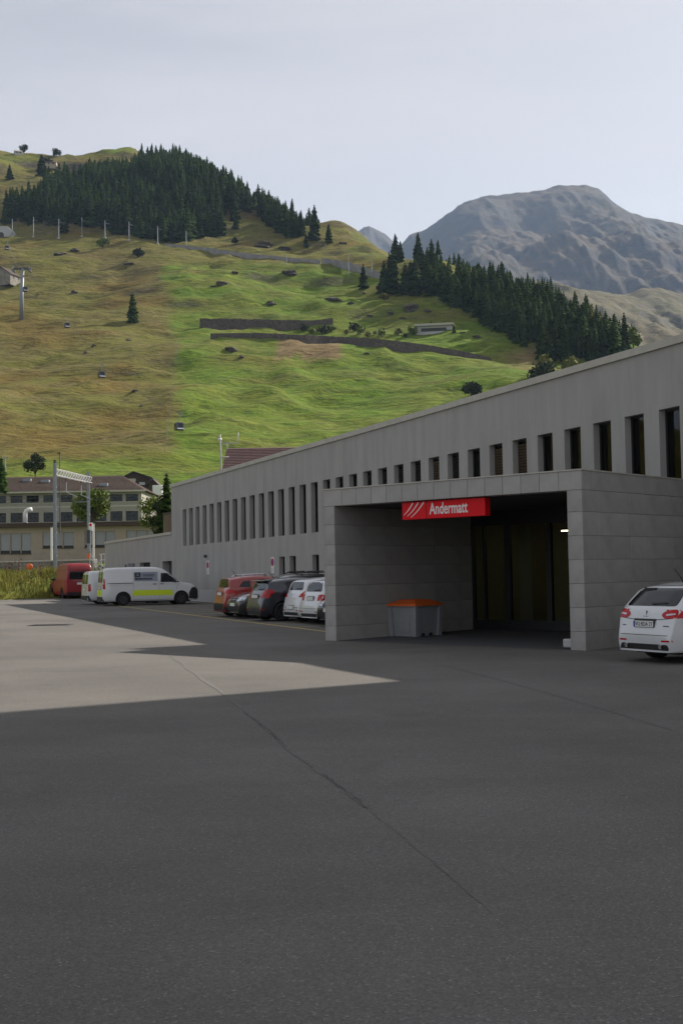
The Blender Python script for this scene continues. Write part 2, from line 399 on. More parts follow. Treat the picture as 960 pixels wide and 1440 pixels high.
tawny = np.clip(fbm(XX/30+3, YY/26, 170, 4)*2.6 - 0.25, 0, 1) * (1-np.clip(green, 0, 1))
for (cx, cy, rx, ry) in ((60, 470, 70, 22), (60, 615, 90, 26), (150, 590, 60, 22), (100, 640, 50, 12), (25, 460, 40, 30)):
    tawny = np.maximum(tawny, np.clip(1.25 - np.hypot((PX-cx+wob)/rx, (PY-cy+wob*0.5)/ry), 0, 1)*(1-np.clip(green, 0, 1)))
brown = np.clip(1.2 - np.hypot((PX-740+wob*0.6)/40, (PY-500+wob*0.4)/18), 0, 1)
patch = ((PX > 388 + (PY-470)*0.0) & (PX < 482) & (PY > 472 + (PX-388)*0.05) & (PY < 503 + (PX-388)*0.06)).astype(float)
nxv, nyv = len(gx), len(gy)
verts = np.stack([XX.ravel(), YY.ravel(), ZZ.ravel()], 1)
idx = np.arange(nxv*nyv).reshape(nyv, nxv)
quads = np.stack([idx[:-1, :-1].ravel(), idx[:-1, 1:].ravel(), idx[1:, 1:].ravel(), idx[1:, :-1].ravel()], 1)
def grid_mesh(name, verts, quads):
    me = bpy.data.meshes.new(name)
    me.vertices.add(len(verts)); me.vertices.foreach_set('co', verts.astype(np.float32).ravel())
    me.loops.add(len(quads)*4); me.loops.foreach_set('vertex_index', quads.astype(np.int32).ravel())
    me.polygons.add(len(quads)); me.polygons.foreach_set('loop_start', np.arange(0, len(quads)*4, 4, dtype=np.int32))
    me.polygons.foreach_set('use_smooth', np.ones(len(quads), bool))
    me.update(calc_edges=True); me.validate(); return me
hm = grid_mesh('hillside', verts, quads)
ca = hm.attributes.new('meadow', 'FLOAT_COLOR', 'POINT')
cd = np.stack([np.clip(green, 0, 1).ravel(), tawny.ravel(), np.maximum(brown, patch).ravel(), np.ones(nxv*nyv)], 1)
ca.data.foreach_set('color', cd.astype(np.float32).ravel())

def meadow_mat(name, attr=True):
    m = bpy.data.materials.new(name); m.use_nodes = True; N, Lk = nodes(m); b = N['Principled BSDF']
    b.inputs['Roughness'].default_value = 0.95; b.inputs['Specular IOR Level'].default_value = 0.1
    g = N.new('ShaderNodeNewGeometry'); o = g.outputs['Position']
    def noise(sc, det=6, mapping=(1, 1, 1), ro=0.62):
        q = N.new('ShaderNodeMapping'); q.inputs['Scale'].default_value = mapping; Lk.new(o, q.inputs[0])
        n = N.new('ShaderNodeTexNoise'); n.inputs['Scale'].default_value = sc; n.inputs['Detail'].default_value = det; n.inputs['Roughness'].default_value = ro
        Lk.new(q.outputs[0], n.inputs['Vector']); return n.outputs[0]
    def rng(s, a, b_, c=0.0, d=1.0):
        r = N.new('ShaderNodeMapRange'); r.inputs[1].default_value = a; r.inputs[2].default_value = b_; r.inputs[3].default_value = c; r.inputs[4].default_value = d
        Lk.new(s, r.inputs[0]); return r.outputs[0]
    def mix(f, a, b_, mode='MIX'):
        x = N.new('ShaderNodeMix'); x.data_type = 'RGBA'; x.blend_type = mode
        if isinstance(f, float): x.inputs[0].default_value = f
        else: Lk.new(f, x.inputs[0])
        for i, c in ((6, a), (7, b_)):
            if isinstance(c, tuple): x.inputs[i].default_value = (*c, 1)
            else: Lk.new(c, x.inputs[i])
        return x.outputs[2]
    fine = rng(noise(0.30, 9, (0.5, 1, 1), 0.72), 0.36, 0.64)
    mid = rng(noise(0.05, 6, (0.5, 1.2, 1)), 0.35, 0.65)
    lush = mix(fine, (0.056, 0.120, 0.008), (0.128, 0.202, 0.014)); lush = mix(mid, lush, mix(fine, (0.085, 0.118, 0.014), (0.165, 0.19, 0.026)))
    lush = mix(rng(noise(0.028, 7, (0.5, 1.1, 1), 0.7), 0.52, 0.68, 0.0, 0.45), lush, mix(fine, (0.085, 0.075, 0.02), (0.15, 0.12, 0.04)))
    dry = mix(fine, (0.070, 0.062, 0.020), (0.195, 0.155, 0.058)); dry = mix(mid, dry, (0.13, 0.13, 0.022))
    if attr:
        at_ = N.new('ShaderNodeAttribute'); at_.attribute_name = 'meadow'; sp = N.new('ShaderNodeSeparateColor'); Lk.new(at_.outputs['Color'], sp.inputs[0])
        base = mix(sp.outputs[0], dry, lush)
        base = mix(sp.outputs[1], base, mix(fine, (0.105, 0.075, 0.016), (0.165, 0.12, 0.03)))
        base = mix(sp.outputs[2], base, mix(fine, (0.16, 0.115, 0.05), (0.24, 0.17, 0.085)))
    else:
        base = mix(mid, lush, dry)
    tuft = rng(noise(0.55, 5, (0.4, 1, 1), 0.7), 0.53, 0.63)
    base = mix(tuft, base, mix(0.55, base, (0.03, 0.032, 0.012)))
    pale = rng(noise(0.9, 4, (0.4, 1, 1), 0.7), 0.62, 0.70)
    base = mix(pale, base, mix(0.4, base, (0.30, 0.26, 0.13)))
    sepn = N.new('ShaderNodeSeparateXYZ'); Lk.new(g.outputs['Normal'], sepn.inputs[0])
    steep = rng(sepn.outputs['Z'], 0.80, 0.62)
    base = mix(steep, base, mix(fine, (0.05, 0.04, 0.032), (0.13, 0.11, 0.09)))
    Lk.new(base, b.inputs['Base Color'])
    bp = N.new('ShaderNodeBump'); bp.inputs['Strength'].default_value = 0.9; bp.inputs['Distance'].default_value = 2.2
    Lk.new(noise(0.22, 6, (0.5, 1, 1)), bp.inputs['Height']); Lk.new(bp.outputs[0], b.inputs['Normal'])
    return m
M['meadow'] = meadow_mat('alpine_meadow')
M['meadow_plain'] = meadow_mat('grass_ground', False)
tag(link('hillside', hm, M['meadow']), 'steep alpine meadow slope rising behind the station', None, None, 'structure')

# ---- the ground sheet that reaches the horizon, and the paved yard on it
gb = MB(); gb.quad((-8400, -2400, -0.6), (8400, -2400, -0.6), (8400, 9400, -0.6), (-8400, 9400, -0.6))
tag(gb.build('ground', M['meadow_plain']), 'grassy valley floor', None, None, 'structure')
yd = MB()
ys = [-60, -20, 0, 22, 82, 120]
for a, b in zip(ys[:-1], ys[1:]):
    yd.quad((-70, a, gz(a)), (90, a, gz(a)), (90, b, gz(b)), (-70, b, gz(b)))
yard = tag(yd.build('asphalt_yard', M['asphalt']), 'grey asphalt station forecourt', None, None, 'structure')

# ---- far mountains
def ridge_mesh(name, ridge, Yr, Yf, foot_py, Yback, nu=240, nv=110, amp=120, seed=300, X0=None, X1=None):
    cols = [at(px, py, Yr) for px, py in ridge]
    rx = np.array([p.x for p in cols]); rz = np.array([p.z for p in cols])
    u = np.linspace(rx[0], rx[-1], nu); v = np.linspace(0, 1, nv)
    U_, V_ = np.meshgrid(u, v)
    top = np.interp(U_, rx, rz)
    foot = at(700, foot_py, Yf).z
    Yy = np.where(V_ < 0.72, Yf + (Yr - Yf)*(V_/0.72), Yr + (Yback - Yr)*((V_-0.72)/0.28))
    prof = np.where(V_ < 0.72, (V_/0.72)**1.25, 1 - ((V_-0.72)/0.28)*0.5)
    Z = foot + (top - foot)*prof
    Xw = U_ * (0.55 + 0.45*Yy/Yr)
    env = np.sin(np.pi*np.clip(V_/0.72, 0, 1))*0.85 + 0.15
    env = np.where(np.abs(V_-0.72) < 0.03, 0.12, env)
    Z = Z + env*(fbm(Xw/900, Yy/1300, seed, 5, 0.55, True)*amp*1.6 + fbm(Xw/170 + Yy/1500, Yy/1100, seed+9, 5, 0.6, True)*amp*0.5 + fbm(Xw/190, Yy/260, seed+20, 5, 0.65)*amp*0.55)
    Z = Z + (1-env)*fbm(Xw/120, Yy/200, seed+40, 4, 0.6, True)*amp*0.18
    Z[0] = -0.5; Z[-1] = -0.5; Z[:, 0] = -0.5; Z[:, -1] = -0.5      # skirts down to the valley floor
    idx = np.arange(nu*nv).reshape(nv, nu)
    q = np.stack([idx[:-1, :-1].ravel(), idx[:-1, 1:].ravel(), idx[1:, 1:].ravel(), idx[1:, :-1].ravel()], 1)
    return grid_mesh(name, np.stack([Xw.ravel(), Yy.ravel(), Z.ravel()], 1), q)
def rock_mat(name, c_rock, c_grass, c_rust):
    m = bpy.data.materials.new(name); m.use_nodes = True; N, Lk = nodes(m); b = N['Principled BSDF']
    b.inputs['Roughness'].default_value = 0.95; b.inputs['Specular IOR Level'].default_value = 0.1
    g = N.new('ShaderNodeNewGeometry')
    def noise(sc, det=8):
        n = N.new('ShaderNodeTexNoise'); n.inputs['Scale'].default_value = sc; n.inputs['Detail'].default_value = det; n.inputs['Roughness'].default_value = 0.65
        Lk.new(g.outputs['Position'], n.inputs['Vector']); return n.outputs[0]
    def rng(s, a, b_):
        r = N.new('ShaderNodeMapRange'); r.inputs[1].default_value = a; r.inputs[2].default_value = b_; Lk.new(s, r.inputs[0]); return r.outputs[0]
    def mix(f, a, b_):
        x = N.new('ShaderNodeMix'); x.data_type = 'RGBA'; Lk.new(f, x.inputs[0])
        for i, c in ((6, a), (7, b_)):
            if isinstance(c, tuple): x.inputs[i].default_value = (*c, 1)
            else: Lk.new(c, x.inputs[i])
        return x.outputs[2]
    sp = N.new('ShaderNodeSeparateXYZ'); Lk.new(g.outputs['Normal'], sp.inputs[0])
    veg = mix(rng(noise(0.0022), 0.42, 0.6), c_grass, c_rust)
    rock = mix(rng(noise(0.012), 0.3, 0.7), c_rock, tuple(c*1.7 for c in c_rock))
    st = N.new('ShaderNodeMath'); st.operation = 'ADD'; Lk.new(sp.outputs['Z'], st.inputs[0])
    mm = N.new('ShaderNodeMath'); mm.operation = 'MULTIPLY_ADD'; Lk.new(noise(0.006), mm.inputs[0]); mm.inputs[1].default_value = 0.5; mm.inputs[2].default_value = -0.25
    Lk.new(mm.outputs[0], st.inputs[1])
    Lk.new(mix(rng(st.outputs[0], 0.66, 0.9), rock, veg), b.inputs['Base Color'])
    bp = N.new('ShaderNodeBump'); bp.inputs['Strength'].default_value = 1.0; bp.inputs['Distance'].default_value = 16
    Lk.new(noise(0.012), bp.inputs['Height']); Lk.new(bp.outputs[0], b.inputs['Normal'])
    return m
M['rock_far'] = rock_mat('far_mountain_rock', (0.040, 0.040, 0.044), (0.066, 0.058, 0.040), (0.10, 0.075, 0.05))
M['rock_mid'] = rock_mat('mid_hill_rock', (0.075, 0.07, 0.062), (0.105, 0.10, 0.05), (0.13, 0.10, 0.055))
RID = [(430, 420), (500, 400), (540, 372), (560, 350), (575, 332), (600, 324), (622, 306), (642, 291), (660, 283), (684, 279), (705, 277), (722, 274), (745, 272), (768, 268), (788, 264), (820, 263), (838, 268), (850, 277), (862, 288), (880, 298), (905, 307), (930, 314), (960, 320), (1010, 332), (1080, 350), (1180, 390), (1350, 460)]
tag(link('far_mountain', ridge_mesh('far_mountain', RID, 6200, 3000, 470, 8600, 420, 170, 75, 300), M['rock_far']), 'broad hazy blue grey mountain with a flat summit', None, None, 'structure')
RID2 = [(380, 420), (440, 390), (480, 352), (497, 332), (505, 326), (512, 321), (520, 319), (532, 325), (545, 333), (556, 342), (566, 352), (580, 372), (600, 400), (650, 440)]
tag(link('far_crag', ridge_mesh('far_crag', RID2, 7200, 5600, 430, 8400, 140, 70, 90, 360), M['rock_far']), 'small pointed crag on the skyline beside the meadow slope', None, None, 'structure')
RID3 = [(560, 470), (640, 430), (700, 402), (760, 398), (800, 408), (850, 412), (885, 416), (900, 409), (925, 408), (945, 416), (975, 424), (1050, 430), (1150, 450), (1300, 480)]
tag(link('knoll_hills', ridge_mesh('knoll_hills', RID3, 2600, 1500, 560, 3300, 240, 100, 50, 420), M['rock_mid']), 'brown rocky knolls at the foot of the hazy mountain', None, None, 'structure')
# ================================================================ BUILDINGS
def wall_open(x0, x1, z0, z1, yf, depth, ops):
    """wall face at y = yf looking to -y, with real openings and reveals running to yf + depth"""
    mb = MB(); xs = sorted({x0, x1, *[o[0] for o in ops], *[o[1] for o in ops]}); zs_ = sorted({z0, z1, *[o[2] for o in ops], *[o[3] for o in ops]})
    vid = {}
    def V(x, z):
        k = (x, z)
        if k not in vid: vid[k] = len(mb.v); mb.v.append((x, yf, z))
        return vid[k]
    for i in range(len(xs)-1):
        for j in range(len(zs_)-1):
            cx, cz = (xs[i]+xs[i+1])/2, (zs_[j]+zs_[j+1])/2
            if any(o[0] < cx < o[1] and o[2] < cz < o[3] for o in ops): continue
            mb.f.append((V(xs[i], zs_[j]), V(xs[i+1], zs_[j]), V(xs[i+1], zs_[j+1]), V(xs[i], zs_[j+1])))
    for a, b, c, d in ops:
        y2 = yf + depth
        mb.quad((a, yf, c), (a, yf, d), (a, y2, d), (a, y2, c)); mb.quad((b, yf, c), (b, y2, c), (b, y2, d), (b, yf, d))
        mb.quad((a, yf, d), (b, yf, d), (b, y2, d), (a, y2, d)); mb.quad((a, yf, c), (a, y2, c), (b, y2, c), (b, yf, c))
    return mb
def bar(mb, x0, x1, y0, y1, z0, z1): mb.box(x0, x1, y0, y1, z0, z1)
def window_part(parent, a, b, c, d, y, kind, fr=0.05, room=True, mull=0):
    """a window set in an opening: frame (the part), pane and blind (sub-parts)"""
    m = MB()
    m.box(a, a+fr, y, y+0.07, c, d); m.box(b-fr, b, y, y+0.07, c, d); m.box(a+fr, b-fr, y, y+0.07, d-fr, d); m.box(a+fr, b-fr, y, y+0.07, c, c+fr)
    for k in range(mull):
        xm = a + (b-a)*(k+1)/(mull+1); m.box(xm-0.03, xm+0.03, y+0.005, y+0.06, c+fr, d-fr)
    w = m.build('window', M['frame_dk'], parent, fix=False)
    p = MB(); p.box(a+fr, b-fr, y+0.035, y+0.047, c+fr, d-fr); p.build('pane', M['glass'], w, fix=False)
    if kind in ('blind', 'darkblind'):
        s = MB(); n = int((d-c-2*fr)/0.085)
        for k in range(n):
            z = c+fr+0.02+k*0.085
            s.add([(a+fr+.01, y+.015, z), (b-fr-.01, y+.015, z), (b-fr-.01, y-.05, z+.055), (a+fr+.01, y-.05, z+.055)], [(0, 1, 2, 3)])
            s.add([(a+fr+.01, y+.020, z-.004), (b-fr-.01, y+.020, z-.004), (b-fr-.01, y-.045, z+.05), (a+fr+.01, y-.045, z+.05)], [(3, 2, 1, 0)])
        s.build('blind', M['slat'] if kind == 'blind' else M['slat_dk'], w, fix=False)
    return w

# ---- station building: long facade running away to the left
FD = Vector((0.382, -0.924, 0)); P0 = Vector((-7.13, 65.644, 0))
OB = P0 + FD * (-8.35)
ST_ROT = math.atan2(FD.y, FD.x)
station = empty('station_building', OB, ST_ROT, 'long grey concrete station building with a row of tall slit windows', 'building')
SL_, ST_TOP = 66.0, 7.06
ops = []; wins = []
for i in range(40):
    a = 2.62 + 1.401*i
    if a + 0.8 > SL_ - 0.5: break
    ops.append((round(a, 3), round(a+0.80, 3), 3.44, 5.57)); wins.append(i)
low = []
def fac_x(px, py=800):                             # distance along the facade of a sight line
    r = ray(px, py); A = np.array([[FD.x, -r.x], [FD.y, -r.y]]); u, t = np.linalg.solve(A, -np.array([OB.x, OB.y])); return float(u)
for pa, pb in ((392.5, 400.5), (407.5, 416.0), (439.0, 448.5)):
    low.append((round(fac_x(pa), 3), round(fac_x(pb), 3), 0.75, 2.50))
PL = gp(457.2, 900.6); PR = gp(823.5, 914.9)
PEX = Vector((PR.x-PL.x, PR.y-PL.y, 0)); PW = PEX.length; PEX.normalize(); PEY = Vector((-PEX.y, PEX.x, 0)); P_ROT = math.atan2(PEX.y, PEX.x)
def portal_to_fac(lx, start=PL):
    S = Vector((PL.x, PL.y, 0)) + PEX*lx
    A = np.array([[PEY.x, -FD.x], [PEY.y, -FD.y]]); t, u = np.linalg.solve(A, np.array([OB.x-S.x, OB.y-S.y])); return float(t), float(u)
TH = 0.37
tL, uL = portal_to_fac(TH); tR, uR = portal_to_fac(PW-TH)
door_op = (round(min(uL, uR), 3), round(max(uL, uR), 3), 0.0, 3.30)
wall_open(0, SL_, -0.1, ST_TOP, 0, 0.42, ops + low + [door_op]).build('wall', M['plaster'], station, fix=False)
m = MB()                                            # remaining shell of the block
D_ = 15.0
m.quad((0, 0, -0.1), (0, 0, ST_TOP), (0, D_, ST_TOP), (0, D_, -0.1)); m.quad((SL_, 0, -0.1), (SL_, D_, -0.1), (SL_, D_, ST_TOP), (SL_, 0, ST_TOP))
m.quad((0, D_, -0.1), (0, D_, ST_TOP), (SL_, D_, ST_TOP), (SL_, D_, -0.1)); m.quad((0, 0.02, ST_TOP-0.25), (SL_, 0.02, ST_TOP-0.25), (SL_, D_, ST_TOP-0.25), (0, D_, ST_TOP-0.25))
m.build('shell_wall', M['plaster'], station, fix=False)
m = MB(); m.box(-0.06, SL_+.06, -0.07, 0.45, ST_TOP, ST_TOP+0.19); m.box(-0.06, 0.4, 0.45, D_+.06, ST_TOP, ST_TOP+0.19); m.box(SL_-.4, SL_+.06, 0.45, D_+.06, ST_TOP, ST_TOP+0.19)
m.build('coping', M['coping'], station, fix=False)
m = MB(); m.box(-0.02, low[0][0]-0.4, -0.022, 0.0, -0.05, 0.92); m.build('plinth', M['plinth'], station, fix=False)
rk = random.Random(3)
for i, o in zip(wins, ops):
    kind = 'plain' if i < 17 else ('darkblind' if i in (19, 20, 21, 22, 24) else ('blind' if i in (23, 26, 27) else ('plain')))
    if 6 <= i <= 8: kind = 'darkblind'
    w_ = window_part(station, o[0], o[1], o[2], o[3], 0.19, kind)
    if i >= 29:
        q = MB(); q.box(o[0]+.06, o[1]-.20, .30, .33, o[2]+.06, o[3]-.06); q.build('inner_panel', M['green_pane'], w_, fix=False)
        q = MB(); q.box(o[1]-.185, o[1]-.06, .30, .33, o[2]+.9, o[3]-.25); q.build('painted_reflection', M['painted_reflection'], w_, fix=False)  # pale strip painted in as the reflection of the building opposite
for o in low: window_part(station, o[0], o[1], o[2], o[3], 0.19, 'plain', mull=0)
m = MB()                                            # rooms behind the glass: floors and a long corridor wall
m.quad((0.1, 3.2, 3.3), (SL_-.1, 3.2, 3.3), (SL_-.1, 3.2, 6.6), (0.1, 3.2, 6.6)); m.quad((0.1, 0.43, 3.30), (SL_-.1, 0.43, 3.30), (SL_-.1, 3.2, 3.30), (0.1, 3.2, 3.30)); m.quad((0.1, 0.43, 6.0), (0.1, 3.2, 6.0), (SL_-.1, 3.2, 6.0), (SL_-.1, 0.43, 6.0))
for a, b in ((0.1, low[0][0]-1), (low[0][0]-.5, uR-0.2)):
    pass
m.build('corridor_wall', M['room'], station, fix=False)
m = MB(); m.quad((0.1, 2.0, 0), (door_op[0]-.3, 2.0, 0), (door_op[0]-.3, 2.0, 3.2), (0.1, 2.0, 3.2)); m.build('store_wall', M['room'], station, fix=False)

# ---- low annex continuing the facade
annex = empty('annex_building', OB, ST_ROT, 'low grey concrete annex at the far end of the station', 'building')
AX0 = -20.2; AZ = 4.22
ax_ops = [(fac_x(228.5), fac_x(245.5), 0.2, 2.62), (fac_x(196.5), fac_x(211.0), 1.2, 2.62)]
ax_ops = [(round(a, 3), round(min(b, -0.02), 3), c, d) for a, b, c, d in ax_ops]
wall_open(AX0, 0, -0.1, AZ, 0.012, 0.5, ax_ops).build('wall', M['plaster'], annex, fix=False)
m = MB(); m.quad((AX0, 0.012, -.1), (AX0, 0.012, AZ), (AX0, 12, AZ), (AX0, 12, -.1)); m.quad((AX0, .02, AZ-.1), (0, .02, AZ-.1), (0, 12, AZ-.1), (AX0, 12, AZ-.1)); m.quad((AX0, 12, -.1), (AX0, 12, AZ), (0, 12, AZ), (0, 12, -.1))
m.build('shell_wall', M['plaster'], annex, fix=False)
m = MB(); m.box(AX0-.05, -0.003, -0.05, 0.4, AZ, AZ+0.16); m.box(AX0-.05, AX0+.35, .4, 12.05, AZ, AZ+.16); m.build('coping', M['coping'], annex, fix=False)
a, b, c, d = ax_ops[0]; m = MB(); m.box(a, b, 0.44, 0.5, c, d); m.build('door', M['steel_dk'], annex, fix=False)
a, b, c, d = ax_ops[1]; window_part(annex, a, b, c, d, 0.3, 'plain', mull=1)
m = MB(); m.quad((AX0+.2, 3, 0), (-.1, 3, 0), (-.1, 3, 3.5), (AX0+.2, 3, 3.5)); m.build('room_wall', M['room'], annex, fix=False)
ac = empty('air_conditioner', OB + FD*fac_x(187) + Vector((-.924, -.382, 0))*0.3 + Vector((0, 0, 2.0)), ST_ROT, 'small grey air conditioner box on the annex wall behind the vans', 'air conditioner')
m = MB(); m.bbox(-.45, .45, -.16, .28, 0, .62, .03); m.build('casing', M['bin'], ac); m = MB(); m.lathe([(0.02, -.175), (.24, -.175), (.24, -.16)], 'y', 20, (-.1, 0, .31)); m.build('fan_grille', M['blackplastic'], ac)
enc = empty('plant_enclosure', OB + FD*(-5.6) + Vector((.924, .382, 0))*0.9 + Vector((0, 0, AZ-0.1)), ST_ROT, 'brown slatted enclosure with a pale panel on the annex roof', 'enclosure')
m = MB()
for k in range(28): m.box(k*0.19, k*0.19+0.12, 0, 0.04, 0, 1.55)
m.build('slat_screen', M['slat'], enc, fix=False)
m = MB(); m.box(-.04, 5.36, -.03, 3, 1.55, 1.68); m.build('cap', M['wood_dk'], enc, fix=False)
m = MB(); m.box(3.6, 5.3, -.06, -.035, 1.05, 1.5); m.build('pale_panel', M['white'], enc, fix=False)
m = MB(); m.box(3.45, 3.55, -.06, -.01, 0, 1.5); m.box(5.3, 5.38, -.06, -.01, 0, 1.5); m.build('post', M['galv'], enc, fix=False)

# ---- taller volume of the station complex, out of the picture to the right; it throws the yard's big shadow
trav = Vector((0.83, 0.557, 0)).normalized(); tan_el = math.tan(SUN_EL)
sh = [gp(178, 912.5), gp(443.8, 931.9), gp(562.5, 957.5)]
LEN = 24.0
A_, B_, C_ = [Vector((p.x, p.y, 0)) + trav*LEN for p in sh]
hb = LEN * tan_el
blk = empty('station_tower', A_, 0, 'tall concrete wing of the station complex right of the entrance', 'building')
def tower(poly, h, name):
    mm = MB(); Q = [p - A_ for p in poly]; mm.prism([(q.x, q.y, -0.2) for q in Q], (0, 0, h+.2)); return mm.build(name, M['plaster'], blk)
nn = Vector((0.87, 0.5, 0)); D1 = C_ + Vector((0.5, -0.87, 0))*48
tower([A_, B_, C_, C_ + nn*14, A_ + nn*14], hb, 'lower_block')
tower([C_ + Vector((0.02, 0, 0)), D1, D1 + nn*16, C_ + nn*16 + Vector((.02, 0, 0))], 31.0, 'upper_block')
fdir = Vector((0.5, -0.87, 0)); outn = Vector((-0.87, -0.5, 0))
for lv in range(8):
    for k in range(9):
        c0 = C_ - A_ + fdir*(3 + k*5.0) + outn*0.03; mm = MB()
        mm.quad(c0 + Vector((0, 0, 3+lv*3.4)), c0 + fdir*1.6 + Vector((0, 0, 3+lv*3.4)), c0 + fdir*1.6 + Vector((0, 0, 4.7+lv*3.4)), c0 + Vector((0, 0, 4.7+lv*3.4)))
        mm.build('window', M['carglass'], blk, fix=False)

# ================================================================ ENTRANCE PORTAL
portal = empty('entrance_portal', (PL.x, PL.y, 0), P_ROT, 'square concrete entrance portal of panels with a dark passage', 'portal')
PZ = 3.765; LB = 3.355; gZ = 0.0
rows = [0.0, 0.40, 0.90, 1.40, 1.90, 2.40, 2.90, LB]
J = 0.006
DL, DR = 8.7, 6.4                                    # wall lengths back into the building
# recessed cores
m = MB(); m.box(J*1.5, TH-J*1.5, J*1.5, DL, -0.1, LB); m.build('wall_core', M['concrete_dk'], portal, fix=False)
m = MB(); m.box(PW-TH+J*1.5, PW-J*1.5, J*1.5, DR, -0.1, LB); m.build('wall_core', M['concrete_dk'], portal, fix=False)
def cols_for(D): 
    c = [0.0, 1.97, 4.0, 6.0, 8.0]; return [v for v in c if v < D-0.3] + [D]
pcache = {}
def panel(x0, x1, y0, y1, z0, z1, parent=portal, name='concrete_panel', mt='concrete'):
    k = (round(x1-x0, 3), round(y1-y0, 3), round(z1-z0, 3), mt)
    if k not in pcache:
        mm = MB(); mm.bbox(-k[0]/2+J/2, k[0]/2-J/2, -k[1]/2+J/2, k[1]/2-J/2, -k[2]/2+J/2, k[2]/2-J/2, 0.007); me = mm.mesh(name); me.materials.append(M[mt]); pcache[k] = me
    return link(name, pcache[k], None, parent, ((x0+x1)/2, (y0+y1)/2, (z0+z1)/2))
for (x0, x1, D) in ((0, TH, DL), (PW-TH, PW, DR)):
    cs = cols_for(D)
    for j in range(len(rows)-1):
        for i in range(len(cs)-1):
            jit = rnd.uniform(-.0015, .0015)
            panel(x0+jit, x1+jit, cs[i], cs[i+1], rows[j] - (0.1 if j == 0 else 0), rows[j+1])
# lintel panels along the front and fascia along the sides
lj = [0.0] + [0.62 + k*0.4745 for k in range(14)] + [PW-0.37, PW]
lj[-2] = (lj[-3] + PW)/2 if PW - lj[-3] > 0.75 else PW
lj = sorted(set(round(v, 4) for v in lj))
for a, b in zip(lj[:-1], lj[1:]):
    panel(a, b, 0.0, 0.36, LB, PZ, name='lintel_panel')
for a, b in ((0.36, 2.9), (2.9, 5.6), (5.6, DR+.0)): panel(PW-TH, PW, a, b, LB, PZ, name='fascia_panel')
for a, b in ((0.36, 2.9), (2.9, 5.6), (5.6, DL)): panel(0, TH, a, b, LB, PZ, name='fascia_panel')
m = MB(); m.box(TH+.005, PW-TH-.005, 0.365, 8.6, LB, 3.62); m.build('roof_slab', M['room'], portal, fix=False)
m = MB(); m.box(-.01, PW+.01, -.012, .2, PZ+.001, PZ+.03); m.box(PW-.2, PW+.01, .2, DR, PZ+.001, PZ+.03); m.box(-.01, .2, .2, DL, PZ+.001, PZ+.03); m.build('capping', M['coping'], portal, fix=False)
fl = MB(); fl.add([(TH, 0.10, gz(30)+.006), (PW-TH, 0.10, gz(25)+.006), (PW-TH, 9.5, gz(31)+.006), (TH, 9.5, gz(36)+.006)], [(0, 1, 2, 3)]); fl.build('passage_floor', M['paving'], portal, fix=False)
# glazed door screen, hall behind it
YG = 5.75
def mull(x, w, z0, z1, y=YG): 
    mm = MB(); mm.box(x-w/2, x+w/2, y-.06, y+.06, z0, z1); return mm
scr = empty('glass_door_screen', (PL.x, PL.y, 0), P_ROT, 'dark framed glass door screen at the back of the entrance passage', 'glass doors')
for x, w in ((TH+.03, .06), (.78, .06), (1.56, .17), (2.90, .12), (3.9, .1), (5.15, .1), (PW-TH-.06, .1)): mull(x, w, .06, 2.95).build('mullion', M['frame_dk'], scr, fix=False)
m = MB(); m.box(TH+.01, PW-TH-.01, YG-.07, YG+.07, 2.95, LB); m.build('transom', M['frame_dk'], scr, fix=False)
m = MB(); m.box(TH+.01, PW-TH-.01, YG-.07, YG+.07, .07, .34); m.build('kick_rail', M['frame_dk'], scr, fix=False)
for a, b in ((TH+.06, .75), (.81, 1.475), (1.645, 2.84), (2.96, 3.85), (3.95, 5.10), (5.20, PW-TH-.11)):
    m = MB(); m.box(a, b, YG-.01, YG+.01, .34, 2.95); m.build('pane', M['glass_door'], scr, fix=False)
hall = empty('entrance_hall', (PL.x, PL.y, 0), P_ROT, 'dim station hall with olive wall panels seen through the glass doors', 'hall')
m = MB(); m.box(TH, 12.0, 9.5, 9.7, 0, 3.4); m.build('back_wall', M['olive'], hall, fix=False)
m = MB(); m.quad((TH, YG+.1, .07), (12, YG+.1, .07), (12, 9.5, .07), (TH, 9.5, .07)); m.build('floor', M['paving'], hall, fix=False)
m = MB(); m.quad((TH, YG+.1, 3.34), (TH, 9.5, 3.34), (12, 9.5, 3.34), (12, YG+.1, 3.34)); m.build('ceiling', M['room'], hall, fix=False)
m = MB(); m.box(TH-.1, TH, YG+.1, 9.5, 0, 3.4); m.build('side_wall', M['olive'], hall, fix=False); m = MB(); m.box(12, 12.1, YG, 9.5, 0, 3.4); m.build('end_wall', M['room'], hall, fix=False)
M['tube'] = mat('lit_tube', (0.9, 0.8, 0.5), 0.5, emit=((1.0, 0.84, 0.55), 5.0))
lamp = empty('tube_lamp', (PL.x, PL.y, 0), P_ROT, 'thin lit yellow tube lamp under the hall ceiling', 'lamp')
m = MB(); m.box(1.75, 2.6, 8.2, 8.26, 2.80, 2.835); m.build('tube', M['tube'], lamp, fix=False); m = MB(); m.box(1.75, 2.6, 8.19, 8.27, 2.838, 2.88); m.box(1.9, 1.92, 8.22, 8.24, 2.88, 3.34); m.box(2.4, 2.42, 8.22, 8.24, 2.88, 3.34); m.build('housing', M['steel_dk'], lamp, fix=False)
blkst = empty('door_stop_block', (PL.x, PL.y, 0), P_ROT, 'small pale block at the foot of the right portal pillar', 'block')
m = MB(); m.bbox(PW-TH-.22, PW-TH-.005, .05, .3, .06, .24, .02); m.build('block', M['plinth'], blkst)

